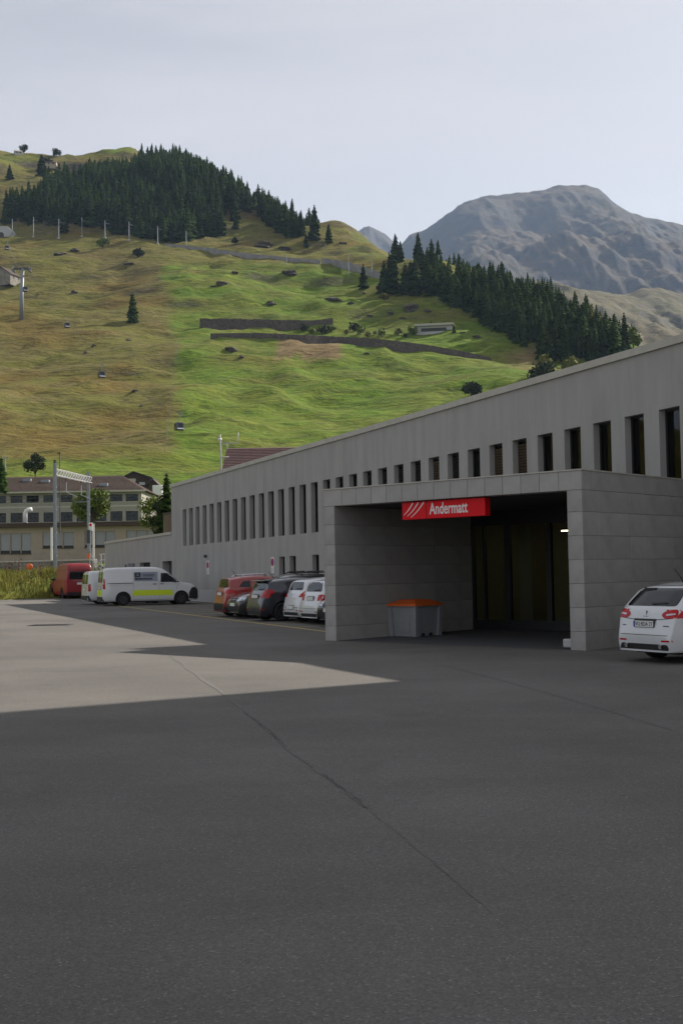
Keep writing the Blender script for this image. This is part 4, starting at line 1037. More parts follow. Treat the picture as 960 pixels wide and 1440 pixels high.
for sg in (-1, 1):
    V1.patch([(1.50, 1.17), (.95, 1.60), (.78, 1.64), (.52, 1.64), (.50, 1.17)], 'side', 'cab_window', 'carglass', rnd_=1, sg=sg)
    V1.patch([(.36, 1.22), (.36, 1.70), (-.86, 1.70), (-.86, 1.22)], 'side', 'film_panel', 'film', rnd_=1, sg=sg)
    V1.patch([(1.16, .50), (1.10, .78), (-.88, .78), (-.98, .50)], 'side', 'neon_stripe', 'neon', rnd_=0, sg=sg)
    V1.patch([(1.06, .31), (1.06, .38), (-.96, .38), (-.96, .31)], 'side', 'sill_trim', 'p_white', .015, rnd_=0, sg=sg)
    V1.patch([(-2.44, .85), (-2.44, 1.38), (-2.34, 1.38), (-2.31, .85)], 'side', 'tail_light', 'taillight', rnd_=1, sg=sg)
    V1.line([(.43, 1.72), (.43, .38)], 'side', sg=sg); V1.line([(-.90, 1.78), (-.90, .40)], 'side', sg=sg); V1.line([(-.92, 1.14), (-2.2, 1.14)], 'side', 'slide_rail', 'blackplastic', .03, sg=sg)
    V1.line([(1.45, 1.1), (1.32, .80)], 'side', sg=sg)
    V1.patch([(1.98, .30), (1.98, .60), (2.12, .86), (2.46, .92), (2.47, .30)], 'side', 'front_bumper_corner', 'blackplastic', .012, rnd_=1, sg=sg)
V1.handles([(.20, 1.08), (.58, 1.08)])
V1.mirror(1.22, 1.22)
V1.mirror_rear([(.08, 1.2), (.78, 1.2), (.72, 1.72), (.08, 1.72)], 'rear_window', 'carglass', rnd_=1)
V1.mirror_rear([(.06, .50), (.80, .50), (.80, .80), (.06, .80)], 'neon_panel', 'neon', rnd_=0)
V1.patch([(-.85, .24), (.85, .24), (.85, .46), (-.85, .46)], 'rear', 'rear_bumper', 'blackplastic', .02, rnd_=0); V1.plate(.92, 'rear')
V1.patch([(-.9, .26), (.9, .26), (.85, .82), (-.85, .82)], 'front', 'front_bumper', 'blackplastic', .01, rnd_=1)
V1.mirror_rear([(.45, .86), (.86, .90), (.84, 1.06), (.5, .98)], 'headlight', 'headlight', 'front', rnd_=1)
V1.patch([(1.50, -.70), (1.50, .70), (.86, .58), (.86, -.58)], 'top', 'windscreen', 'carglass', rnd_=1)
side_y = -(V1.W/2)
def van_text(txt, size, x, z, name, sx=1.0, bold=0.0):
    h, _, _, _ = V1.bvh.ray_cast(Vector((x, -4, z)), Vector((0, 1, 0)))
    text_mesh(txt, size, name, 'ink', V1.root, (x, h.y-.018, z), (R(84), 0, 0), sx=sx, bold=bold)
van_text('E3', .30, -.84, 1.46, 'lettering', 1.1, .012); van_text('nono', .27, -.40, 1.47, 'lettering', 1.05); van_text('TEOOROMOOOF', .10, -.84, 1.32, 'lettering', 1.15, .008)

c2 = c_v + Vector((-.40, .92))*3.3 - hd2*0.35
V2 = van('delivery_van', 'plain white van with a red tail light behind the striped van', c2, al-3, 4.5, 1.85, 1.84, 'p_white', (1.40, -1.35), .32, van_prof(4.5, 1.84, 1.08, 1.35, .7), 1.05)
for sg in (-1, 1):
    V2.patch([(-2.21, .70), (-2.21, 1.10), (-2.08, 1.10), (-2.06, .72)], 'side', 'tail_light', 'taillight', rnd_=1, sg=sg)
    V2.patch([(1.25, 1.10), (.85, 1.50), (.40, 1.52), (.40, 1.10)], 'side', 'cab_window', 'carglass', rnd_=1, sg=sg); V2.line([(-.75, 1.6), (-.75, .4)], 'side', sg=sg); V2.line([(.33, 1.6), (.33, .4)], 'side', sg=sg)
V2.mirror_rear([(.06, 1.10), (.76, 1.10), (.70, 1.60), (.06, 1.60)], 'rear_window', 'carglass', rnd_=1); V2.plate(.80, 'rear')
V2.patch([(-.85, .24), (.85, .24), (.85, .48), (-.85, .48)], 'rear', 'rear_bumper', 'blackplastic', .02, rnd_=0); V2.handles([(-.55, .98)]); V2.mirror(1.05, 1.12)
V2.patch([(1.30, -.64), (1.30, .64), (.74, .54), (.74, -.54)], 'top', 'windscreen', 'carglass', rnd_=1)

p3_ = at(113, 842, 79.5); ar = -25
dr_ = Vector((math.sin(R(ar)), math.cos(R(ar)))); c3 = Vector((p3_.x, p3_.y)) + dr_*2.5
def hr_prof(L, H):
    h = L/2
    return [(h-.05, .24), (h, .55), (h-.02, .85), (h-.5, 1.10), (h-.9, 1.18), (1.0, 1.85), (.75, 2.02), (.45, H-.06), (.2, H), (-h+.45, H), (-h+.22, H-.05), (-h+.06, 1.8), (-h+.02, 1.0), (-h, .55), (-h+.03, .24)]
V3 = van('delivery_van', 'crimson high roof van parked by the grassy bank', c3, ar, 5.0, 1.95, 2.32, 'p_crimson', (1.6, -1.45), .34, hr_prof(5.0, 2.32), 1.15, .22, .20)
for sg in (-1, 1):
    V3.patch([(1.45, 1.2), (1.0, 1.68), (.5, 1.70), (.5, 1.2)], 'side', 'cab_window', 'carglass', rnd_=1, sg=sg); V3.line([(.4, 1.9), (.4, .4)], 'side', sg=sg); V3.line([(-.9, 1.9), (-.9, .4)], 'side', sg=sg); V3.line([(1.5, 1.86), (-2.4, 1.86)], 'side', 'roof_seam', 'blackplastic', .02, sg=sg)
    V3.patch([(-2.45, .80), (-2.45, 1.15), (-2.33, 1.15), (-2.32, .80)], 'side', 'tail_light', 'taillight', rnd_=1, sg=sg)
V3.patch([(-.70, 1.26), (.70, 1.26), (.66, 1.76), (-.66, 1.76)], 'rear', 'rear_window', 'carglass', rnd_=1); V3.plate(.98, 'rear', w=.2, h=.07)
V3.line([(-.86, 1.84), (.86, 1.84)], 'rear', 'roof_seam', 'blackplastic', .02); V3.line([(-.5, 1.17), (.45, 1.17)], 'rear', 'trim_strip', 'chrome', .03)
V3.patch([(-.9, .24), (.9, .24), (.9, .42), (-.9, .42)], 'rear', 'rear_bumper', 'blackplastic', .02, rnd_=0); V3.mirror(1.25, 1.25)
V3.patch([(1.45, -.68), (1.45, .68), (.95, .58), (.95, -.58)], 'top', 'windscreen', 'carglass', rnd_=1)
# ================================================================ BANK, BARRACKS, RAILWAY
bx = np.arange(-150, 52, 1.5); by = np.concatenate([np.arange(76, 102, 0.8), np.arange(102, 142, 4.0)])
BX, BY = np.meshgrid(bx, by)
edge = np.interp(BX, [-150, -24, -19.5, -16, 52], [70, 77.5, 80.8, 86, 130])      # where the bank starts
BZ = np.clip((BY - edge)/14.0, 0, 1); BZ = BZ*BZ*(3-2*BZ)*1.7
BZ = gz(90) - 0.03 + BZ + np.where(BZ > .05, fbm(BX/3, BY/3, 500, 3)*0.25, 0)
BZ = np.where(BY < edge - 0.2, gz(80) - 0.25, BZ)
BZ = np.where((BX > -15.5) & (BY < 128), gz(90) - .4, BZ)
ii = np.arange(BX.size).reshape(BX.shape)
qb = np.stack([ii[:-1, :-1].ravel(), ii[:-1, 1:].ravel(), ii[1:, 1:].ravel(), ii[1:, :-1].ravel()], 1)
tag(link('grass_bank', grid_mesh('grass_bank', np.stack([BX.ravel(), BY.ravel(), BZ.ravel()], 1), qb), M['meadow_plain']), 'rough grass bank beside the yard', None, None, 'structure')
def bank_z(x, y):
    i = int(np.clip(np.searchsorted(bx, x)-1, 0, len(bx)-1)); j = int(np.clip(np.searchsorted(by, y)-1, 0, len(by)-1)); return float(BZ[j, i])

# tall weeds on the bank: nobody could count them
M['weed'] = mat('meadow_weeds', (0.09, 0.125, 0.02), 0.85, var=0.5, scale=0.35, vec='Object', spec=0.1, col2=(0.27, 0.23, 0.06))
M['weed_dry'] = mat('dry_stalks', (0.17, 0.075, 0.04), 0.9, var=0.4, scale=0.5)
wr = random.Random(21); wm = MB(); wd = MB()
def blade(mb, x, y, z, h, w, lean):
    a = wr.uniform(0, math.pi); dx, dy = math.cos(a)*w, math.sin(a)*w; lx, ly = wr.uniform(-lean, lean), wr.uniform(-lean, lean)
    b = len(mb.v); mb.v += [(x-dx, y-dy, z), (x+dx, y+dy, z), (x+lx*.4+dx*.7, y+ly*.4+dy*.7, z+h*.6), (x+lx*.4-dx*.7, y+ly*.4-dy*.7, z+h*.6), (x+lx, y+ly, z+h)]
    mb.f += [(b, b+1, b+2, b+3), (b+3, b+2, b+4)]
for _ in range(26000):
    x = wr.uniform(-40, -16); y = wr.uniform(77, 100); e = float(np.interp(x, [-150, -24, -19.5, -16, 52], [70, 77.5, 80.8, 86, 130]))
    if y < e + 0.15: continue
    cl = vnoise(np.array([x/1.6]), np.array([y/1.6]), 700)[0] + .5
    blade(wm, x, y, bank_z(x, y)-.05, (0.18 + 0.55*cl*min(1, (y-e)/4))*wr.uniform(.6, 1.2), .022, .16)
tag(wm.build('bank_grass', M['weed'], fix=False), 'tall rough grass covering the bank by the red van', 'grass', None, 'stuff')
def weed_plant(px, py, Y, h, mt, label, n=70):
    p = at(px, py, Y); z0 = bank_z(p.x, p.y); mb = MB(); r = random.Random(int(px*7+py))
    root = empty('weed_plant', (p.x, p.y, z0), 0, label, 'plant', 'weeds on the bank')
    st = MB()
    for k in range(6):
        a = r.uniform(0, 6.28); st.tube([(0, 0, 0), (math.cos(a)*.12, math.sin(a)*.12, h*.5), (math.cos(a)*.3, math.sin(a)*.3, h)], [.012, .009, .004], 4)
        for q in range(n//6):
            t = r.uniform(.25, 1); c = Vector((math.cos(a)*.3*t, math.sin(a)*.3*t, h*t)); s_ = r.uniform(.06, .13)
            v1 = Vector((r.uniform(-1, 1), r.uniform(-1, 1), r.uniform(-.5, 1))).normalized()*s_; v2 = v1.cross(Vector((r.uniform(-1, 1), r.uniform(-1, 1), 1))).normalized()*s_*.45
            mb.quad(c, c+v1*.5+v2, c+v1, c+v1*.5-v2)
    st.build('stems', M['bark'], root, fix=False); mb.build('leaves', M[mt], root, fix=False)
for i, (px, py, Y, h, mt, lb) in enumerate(((70, 812, 83, 1.3, 'leaf', 'bushy green weed left of the crimson van'), (30, 818, 84, 1.0, 'leaf', 'green weed clump in the middle of the bank'), (45, 808, 87, 1.1, 'leaf', 'green weed under the orange marker'), (58, 800, 88, 1.2, 'weed_dry', 'rusty dry dock stalks right of the orange marker'), (12, 800, 90, 1.1, 'weed_dry', 'rusty dry stalks at the left end of the bank'), (26, 797, 92, 1.2, 'weed_dry', 'rusty dry stalks left of the orange marker'), (92, 800, 90, 1.2, 'weed_dry', 'dry stalks behind the crimson van roof'), (78, 806, 86, 1.0, 'leaf', 'leafy weed touching the crimson van'))):
    weed_plant(px, py, Y, h, mt, lb)
om = at(42, 800, 88); orm = empty('orange_marker', (om.x, om.y, bank_z(om.x, om.y)), 0, 'orange rounded marker standing in the tall weeds', 'marker')
m = MB(); m.tube([(0, 0, 0), (0, 0, .75)], .025, 6); m.build('post', M['galv'], orm); m = MB(); m.lathe([(.001, -.03), (.2, -.03), (.23, 0), (.2, .03), (.001, .03)], 'y', 18, (0, 0, .85)); m.build('disc', M['orange'], orm, True)

# ---- low stone wall in front of the barracks
w0, w1 = at(-30, 788, 110), at(128, 785, 104)
sw = empty('stone_wall', (w0.x, w0.y, 0), math.atan2(w1.y-w0.y, w1.x-w0.x), 'low grey stone wall below the tan building', 'wall')
wl = math.hypot(w1.x-w0.x, w1.y-w0.y); x = 0; wk = random.Random(5)
while x < wl:
    bw = wk.uniform(.7, 1.2)
    for k in range(2):
        o_ = wk.uniform(-.25, .25); m = MB(); m.bbox(x+.02+o_, x+bw-.02+o_, -.02*wk.random(), .45, 2.3+k*.42+.01, 2.3+(k+1)*.42-.01, .03); m.build('stone', M['stone'], sw)
    x += bw
m = MB(); m.box(-.2, wl+.3, .02, .42, 1.8, 3.12); m.build('wall_core', M['concrete_dk'], sw, fix=False)
m = MB(); m.bbox(-.3, wl+.3, -.06, .5, 3.14, 3.26, .02); m.build('coping', M['coping'], sw)

def facing_building(name, label, px0, px1, py_bot, py_top, Y, wallmat, groups, depth=10, sink=3.0):
    """a building whose front looks at the yard; returns root and a pixel-to-local function"""
    a = at(px0, py_bot, Y); b = at(px1, py_bot, Y); t = at(px0, py_top, Y)
    root = empty(name, (a.x, Y, a.z - sink), 0, label, 'building'); Wd = b.x - a.x; Ht = at((px0+px1)/2, py_top, Y).z - (a.z - sink)
    def loc(px, py): p = at(px, py, Y); return p.x - a.x, p.z - (a.z - sink)
    ops_ = []
    for (x0, x1, y0, y1) in groups:
        lx0, lz1 = loc(x0, y0); lx1, lz0 = loc(x1, y1); ops_.append((round(lx0, 3), round(lx1, 3), round(lz0, 3), round(lz1, 3)))
    # align sills and heads of each row
    wall_open(0, Wd, 0, Ht, 0, 0.25, ops_).build('wall', M[wallmat], root, fix=False)
    mm = MB(); mm.quad((0, 0, 0), (0, 0, Ht), (0, depth, Ht), (0, depth, 0)); mm.quad((Wd, 0, 0), (Wd, depth, 0), (Wd, depth, Ht), (Wd, 0, Ht)); mm.quad((0, depth, 0), (0, depth, Ht), (Wd, depth, Ht), (Wd, depth, 0)); mm.build('side_wall', M[wallmat], root, fix=False)
    return root, Wd, Ht, loc, ops_

# ---- upper barracks with hipped tile roof
def rows_of(spans, y0, y1): return [(a, b, y0 - (a-100)*.0165, y1 - (a-100)*.0165) for a, b in spans]
spA = [(-88, -70), (-64, -46), (-40, -22), (-14, 9), (15.2, 32), (37.5, 55), (61.5, 79), (84, 102.3), (108, 126), (131.5, 150), (155.5, 172.5), (177, 194.5)]
bar_, BWd, BHt, bloc, bops = facing_building('barracks_building', 'long cream barracks with a hipped brown tile roof and two window rows', -110, 199.5, 738, 692, 200, 'render_cream', rows_of(spA, 696, 706) + rows_of(spA, 720, 733.5), 16, 6.0)
for o in bops:
    w_ = window_part(bar_, o[0], o[1], o[2], o[3], .14, 'plain', .09, mull=2)
    mm = MB(); zc = (o[2]+o[3])/2; mm.box(o[0]+.09, o[1]-.09, .145, .2, zc-.03, zc+.03); mm.build('crossbar', M['frame_dk'], w_, fix=False)
    mm = MB(); mm.box(o[0]-.12, o[1]+.12, -.10, .03, o[2]-.13, o[2]-.005); mm.build('sill', M['coping'], w_, fix=False)
mm = MB(); mm.quad((.3, 2.5, 0), (BWd-.3, 2.5, 0), (BWd-.3, 2.5, BHt-.2), (.3, 2.5, BHt-.2)); mm.build('room_wall', M['room'], bar_, fix=False)
zr0 = BHt; rh = (692-667)*200/1700; ov = .7
mm = MB(); hx = 4.6
mm.add([(-ov, -ov, zr0), (BWd+ov, -ov, zr0), (BWd+ov, 16+ov, zr0), (-ov, 16+ov, zr0), (hx, 8, zr0+rh+.25), (BWd-hx, 8, zr0+rh+.25)], [(0, 1, 5, 4), (1, 2, 5), (2, 3, 4, 5), (3, 0, 4), (3, 2, 1, 0)])
rf_ = mm.build('roof', M['roof_tile'], bar_, fix=False)
for k in range(1, 13):                                # tile courses
    t = k/13; mm = MB(); y_ = -ov + (8+ov)*t; z_ = zr0 + (rh+.25)*t; x0_ = -ov + (hx+ov)*t; x1_ = BWd+ov - (hx+ov)*t
    sl_ = Vector((0, -(8+ov), -(rh+.25))).normalized()*.5
    mm.add([(x0_, y_, z_+.07), (x1_, y_, z_+.07), (x1_, y_+sl_.y*1.28, z_+sl_.z*1.28+.10), (x0_, y_+sl_.y*1.28, z_+sl_.z*1.28+.10), (x1_, y_+sl_.y*1.28, z_+sl_.z*1.28+.03), (x0_, y_+sl_.y*1.28, z_+sl_.z*1.28+.03)], [(0, 1, 2, 3), (3, 2, 4, 5)]); mm.build('tile_course', M['roof_tile'], rf_, fix=False)
mm = MB(); mm.box(-ov-.05, BWd+ov+.05, -ov-.14, -ov, zr0-.22, zr0+.05); mm.build('gutter', M['coping'], bar_, fix=False)
mm = MB(); zmid = bloc(100, 712.5)[1]; mm.box(0, BWd, -.05, -.003, zmid-.12, zmid+.12); mm.build('string_course', M['coping'], bar_, fix=False)
for px, py in ((27, 673.5), (55, 675.5), (143, 682)):
    lx, lz = bloc(px, py); mm = MB(); yy = -ov + (8+ov)*(lz-zr0)/(rh+.25); mm.bbox(lx-.7, lx+.7, yy-.5, yy+.35, lz-.1, lz+.42, .05); mm.build('skylight', M['galv'], rf_)

# ---- lower tan building
wins_l = [(-60, -16, 751, 779), (0.8, 14.3, 750.5, 778), (15.3, 29.3, 750.3, 778), (30.3, 44.0, 750, 778), (60.2, 72, 748.8, 770), (73, 88, 748.6, 770), (89.5, 103.8, 748.4, 770), (119.5, 133, 747.6, 769), (134, 147.5, 747.4, 769), (148.5, 162, 747.2, 769), (178, 191, 746.2, 768), (192.3, 206, 746, 768), (207, 220, 745.8, 768)]
low_, LWd, LHt, lloc, lops = facing_building('workshop_building', 'low tan building with grey shuttered windows and a flat dark roof edge', -90, 226, 790, 741, 135, 'render_tan', wins_l, 14, 1.0)
for o in lops:
    m = MB(); m.box(o[0], o[1], .16, .2, o[2], o[3]); w_ = m.build('window', M['frame_dk'], low_, fix=False)
    zc = o[2] + (o[3]-o[2])*.14; m = MB(); n_ = 16; dz = (o[3]-zc)/n_
    for k in range(n_): m.add([(o[0]+.03, .10, zc+k*dz), (o[1]-.03, .10, zc+k*dz), (o[1]-.03, .13, zc+(k+1)*dz), (o[0]+.03, .13, zc+(k+1)*dz), (o[1]-.03, .145, zc+k*dz), (o[0]+.03, .145, zc+k*dz)], [(0, 1, 2, 3), (0, 5, 4, 1)])
    m.build('roller_shutter', M['shutter'], w_, fix=False)
    m = MB(); m.box(o[0]-.06, o[1]+.06, -.09, .03, o[2]-.1, o[2]-.004); m.build('sill', M['brown_fascia'], w_, fix=False)
m = MB(); m.box(-.6, LWd+.6, -.7, 14.5, LHt, LHt+.38); m.build('roof_slab', M['brown_fascia'], low_, fix=False)
m = MB(); m.box(-.62, LWd+.62, -.72, 14.52, LHt+.383, LHt+.45); m.build('roof_edge', M['roof_tile'], low_, fix=False)
vp = at(36, 735, 137)
vent = empty('vent_pipe', (vp.x, vp.y, low_.location.z + LHt + .45), 0, 'white bent vent pipe on the flat roof of the tan building', 'pipe')
m = MB(); m.tube([(0, 0, 0), (0, 0, 1.25), (.1, 0, 1.5), (.35, 0, 1.62), (.75, 0, 1.66)], .24, 12); m.build('duct', M['white'], vent, True); m = MB(); m.lathe([(.25, .1), (.30, .12), (.30, .22), (.25, .24)], 'z', 14); m.build('collar', M['galv'], vent)

# ---- dark timber hut and its neighbours
def gable_house(name, label, px0, px1, py_bot, py_eave, py_ridge, Y, wallm, roofm, depth=8, sink=2.0, side_ridge=False, wins=(), cat='house', rx=.5):
    a = at(px0, py_bot, Y); b = at(px1, py_bot, Y); e = at(px0, py_eave, Y).z; r_ = at((px0+px1)/2, py_ridge, Y).z
    root = empty(name, (a.x, Y, a.z - sink), 0, label, cat); Wd = b.x-a.x; H1 = e-(a.z-sink); H2 = r_-(a.z-sink)
    m = MB()
    if side_ridge:
        m.add([(0,0,0),(Wd,0,0),(Wd,depth,0),(0,depth,0),(0,0,H1),(Wd,0,H1),(Wd,depth,H1),(0,depth,H1),(0,depth/2,H2-.1),(Wd,depth/2,H2-.1)], [(0,1,5,4),(2,3,7,6),(3,0,4,8,7),(1,2,6,9,5),(0,3,2,1)])
    else:
        m.add([(0,0,0),(Wd,0,0),(Wd,depth,0),(0,depth,0),(0,0,H1),(Wd,0,H1),(Wd,depth,H1),(0,depth,H1),(Wd*rx,0,H2-.1),(Wd*rx,depth,H2-.1)], [(0,1,5,8,4),(2,3,7,9,6),(3,0,4,7),(1,2,6,5),(0,3,2,1)])
    m.build('wall', M[wallm], root); o = .35; m = MB(); th = .16
    if side_ridge:
        for (y0, y1) in ((-o, depth/2), (depth+o, depth/2)):
            k = (H2-H1)/(depth/2); z0 = H1 - k*o
            m.add([(-o, y0, z0), (Wd+o, y0, z0), (Wd+o, y1, H2), (-o, y1, H2), (-o, y0, z0+th), (Wd+o, y0, z0+th), (Wd+o, y1, H2+th), (-o, y1, H2+th)], [(0,3,2,1),(4,5,6,7),(0,1,5,4),(1,2,6,5),(3,0,4,7)])
    else:
        for (x0, x1) in ((-o, Wd*rx), (Wd+o, Wd*rx)):
            k = (H2-H1)/abs(Wd*rx if x0 < 0 else Wd*(1-rx)); z0 = H1 - k*o
            m.add([(x0, -o, z0), (x0, depth+o, z0), (x1, depth+o, H2), (x1, -o, H2), (x0, -o, z0+th), (x0, depth+o, z0+th), (x1, depth+o, H2+th), (x1, -o, H2+th)], [(0,3,2,1),(4,5,6,7),(0,1,5,4),(1,2,6,5),(2,3,7,6),(3,0,4,7)])
    m.build('roof', M[roofm], root)
    for (x0, x1, y0, y1, mt) in wins:
        p, q = at(x0, y1, Y), at(x1, y0, Y); m = MB(); m.box(p.x-a.x, q.x-a.x, -.06, .02, p.z-(a.z-sink), q.z-(a.z-sink)); m.build('window', M[mt], root)
    return root
gable_house('timber_hut', 'dark timber hut on the slope behind the barracks', 172, 212, 690, 672, 663.5, 262, 'wood_dk', 'steel_dk', 9, 3, wins=((180, 191, 673, 678, 'coping'), (196, 204, 678, 682, 'plinth')), rx=.4)
gable_house('timber_hut', 'small timber lean-to at the right of the dark hut', 208, 222, 692, 681, 674, 258, 'wood_dk', 'brown_fascia', 6, 3)
shd = at(222, 690, 250); m = MB(); m.bbox(-1.0, 1.0, -.6, .6, -1.0, 1.1, .1); o = m.build('white_tank', M['white'], None); o.location = shd; tag(o, 'small white tank beside the timber hut', 'tank')

# ---- brown roofed chalet and white pipework behind the station roof
ch = gable_house('chalet', 'chalet with a plum tile roof rising behind the station roof edge', 318, 430, 668, 662, 624, 112, 'wood_dk', 'roof_plum', 10, 6, True, cat='house')
chr_ = [c for c in ch.children if c.name.startswith('roof')][0]
cw = at(430, 668, 112).x - at(318, 668, 112).x; zz0 = at(318, 662, 112).z - ch.location.z; zz1 = at(374, 624, 112).z - ch.location.z
for k in range(14):
    t = k/14; m = MB(); y_ = -.35 + 5.35*t; kz = (zz1-zz0)/5.0; z_ = zz0 - kz*.35 + (zz1-zz0+kz*.35)*t + .17
    m.box(-.36, cw+.36, y_-.02, y_+.10, z_-.01, z_+.055); m.build('tile_course', M['roof_plum'], chr_, fix=False)
pp = at(311, 655, 108)
pipe = empty('pipe_frame', (pp.x, pp.y, pp.z-3.0), 0, 'white bent pipes standing beside the plum roofed chalet', 'pipework')
s_ = 108/1700
def pz(px, py): q = at(px, py, 108); return (q.x-pp.x, 0, q.z-(pp.z-3.0))
m = MB(); m.tube([(0, 0, 0), pz(310.5, 640), pz(309.5, 611)], .075, 8); m.build('pipe', M['plinth'], pipe, True)
m = MB(); m.tube([pz(310.5, 624), pz(334, 623), pz(335, 608)], .055, 8); m.build('pipe', M['plinth'], pipe, True)
m = MB(); m.tube([pz(310.5, 643), pz(322, 642.5)], .05, 8); m.build('pipe', M['plinth'], pipe, True)
m = MB(); m.tube([pz(319.5, 624), pz(319.5, 632)], .04, 8); m.build('pipe', M['plinth'], pipe, True)
m = MB(); m.lathe([(.001, -.14), (.16, -.1), (.16, .1), (.001, .14)], 'z', 10, pz(309.5, 618)); m.build('valve', M['white'], pipe, True)

# ---- catenary gantry
ga, gb_ = at(77.5, 800, 100), at(124.5, 800, 108.5)
gan = empty('catenary_gantry', (ga.x, ga.y, 0), 0, 'steel railway gantry of two posts joined by a white lattice beam', 'gantry')
def post(px, ytop, Y):
    p = at(px, ytop, Y); x, y = p.x-ga.x, Y-ga.y; m = MB(); w = .11
    m.box(x-w, x+w, y-.17, y-.13, 1.2, p.z); m.box(x-w, x+w, y+.13, y+.17, 1.2, p.z); m.box(x-.03, x+.03, y-.13, y+.13, 1.2, p.z)
    k = 1.6
    while k < p.z-1:
        m.box(x-w-.02, x+w+.02, y-.19, y+.19, k, k+.05); k += 1.9
    m.build('post', M['galv'], gan, fix=False); return Vector((x, y, p.z))
pA, pB = post(77.5, 651, 100), post(124.5, 664, 108.5)
zA, zB = at(77, 663.5, 100).z, at(127, 675.5, 108.9).z
zc_ = (zA+zB)/2; bv = (pB-pA); bv.z = 0; bl = bv.length + .6; bd_ = bv.normalized(); qn = Vector((-bd_.y, bd_.x, 0))
beam = MB()
for sgn in (-.14, .14):
    for zz in (0, .5):
        a = pA + qn*sgn; beam.tube([(a.x, a.y, zc_-.25+zz), ((a+bd_*bl).x, (a+bd_*bl).y, zc_-.25+zz)], .04, 4)
    for k in range(14):
        t0, t1 = bl*k/14, bl*(k+1)/14; p0_, p1_ = pA+qn*sgn+bd_*t0, pA+qn*sgn+bd_*t1
        beam.tube([(p0_.x, p0_.y, zc_-.25), (p0_.x, p0_.y, zc_+.25)], .026, 4); beam.tube([(p0_.x, p0_.y, zc_-.25), (p1_.x, p1_.y, zc_+.25)], .022, 4)
beam.build('lattice_beam', M['plinth'], gan, fix=False)
for k in (0.3, 0.72):
    c0 = pA + bd_*bl*k; m = MB(); m.tube([(c0.x, c0.y, zc_-.25), (c0.x, c0.y, zc_-1.5), (c0.x+.9, c0.y, zc_-1.9)], .04, 5); m.build('bracket', M['galv'], gan); m = MB(); m.lathe([(.03, 0), (.09, .05), (.03, .1), (.09, .15), (.03, .2), (.09, .25), (.03, .3)], 'z', 8, (c0.x, c0.y, zc_-.62)); m.build('insulator', M['brown_fascia'], gan)
m = MB(); c0 = pB; m.tube([(c0.x-.1, c0.y, at(112, 706, 108.5).z), (at(106, 706, 108.5).x-ga.x, c0.y, at(106, 706, 108.5).z)], .05, 6); m.build('bracket_arm', M['galv'], gan)
m = MB(); m.lathe([(.05, 0), (.16, .06), (.05, .12), (.16, .2), (.05, .28)], 'z', 10, (pA.x, pA.y, pA.z)); m.build('finial', M['brown_fascia'], gan)
sgp = at(127.5, 790, 107); sg_ = empty('rail_signal', (sgp.x, sgp.y, 2.3), 0, 'white and red railway signal board beside the right gantry post', 'signal')
m = MB(); m.tube([(0, 0, 0), (0, 0, at(127, 735, 107).z-2.3)], .05, 6); m.build('post', M['galv'], sg_); zt_ = at(127, 735, 107).z-2.3
m = MB(); m.bbox(-.13, .22, -.06, .03, zt_-.75, zt_, .03); m.build('board', M['white'], sg_); m = MB(); m.lathe([(.001, -.07), (.12, -.07), (.12, -.06)], 'y', 14, (.04, 0, zt_-.2)); m.build('red_lamp', M['red'], sg_)
m = MB(); m.bbox(-.28, .02, -.12, .05, 1.0, 1.5, .02); m.build('orange_box', M['orange'], sg_); m = MB(); m.bbox(-.32, .0, -.12, .06, 2.4, 3.6, .02); m.build('relay_box', M['steel_dk'], sg_)
for i, (px, y0, y1, Y, lb) in enumerate(((72.8, 742, 772, 118, 'slim white marker post left of the first gantry post'), (131.8, 737, 772, 118, 'slim white marker post right of the second gantry post'))):
    p, q = at(px, y1, Y), at(px, y0, Y); o = empty('marker_post', (p.x, p.y, p.z-1.2), 0, lb, 'post'); m = MB(); m.bbox(-.09, .09, -.06, .06, 0, q.z-p.z+1.2, .02); m.build('post', M['white'], o); m = MB(); m.bbox(-.11, .11, -.08, .08, q.z-p.z+1.2, q.z-p.z+1.28, .02); m.build('cap', M['galv'], o)
# overhead wires
def wire(name, label, P, r, sag=0.0, n=12, parent=None):
    mm = MB(); a, b = Vector(P[0]), Vector(P[1]); pts_ = []
    for k in range(n+1):
        t = k/n; p = a.lerp(b, t); p.z -= sag*4*t*(1-t); pts_.append(p)
    mm.tube(pts_, r, 4); o = mm.build(name, M['wire'], parent, fix=False)
    if label: tag(o, label, 'wire')
    return o
wire('overhead_wire', 'thin overhead wire strung from the gantry over the railway', ((ga.x+1.5, 101.5, zc_-1.9), (ga.x-60, 116, zc_-1.6)), .02, .4)
wire('overhead_wire', 'second thin overhead wire crossing behind the gantry posts', ((ga.x+3.5, 106, zc_-1.9), (ga.x-60, 122, zc_-1.2)), .02, .4)
# stair railing
rp = gp(140, 843); ra_ = at(127, 800, 92); rail = empty('stair_railing', (ra_.x, 92, 0), 0, 'white stair railing climbing the bank beside the annex', 'railing')
def rz_(px, py): q = at(px, py, 92); return (q.x-ra_.x, 0, q.z)
for px, y0, y1 in ((127, 802, 782), (131.5, 802, 786), (137, 803, 789), (142.5, 803, 780), (148, 803, 779)):
    m = MB(); m.tube([rz_(px, y0), rz_(px, y1)], .035, 6); m.build('baluster', M['white'], rail)
for a, b in (((127, 780), (147, 798)), ((127, 785), (143, 801)), ((140, 780), (149, 778.5)), ((140, 788), (149, 787))):
    m = MB(); m.tube([rz_(*a), rz_(*b)], .04, 6); m.build('handrail', M['white'], rail)

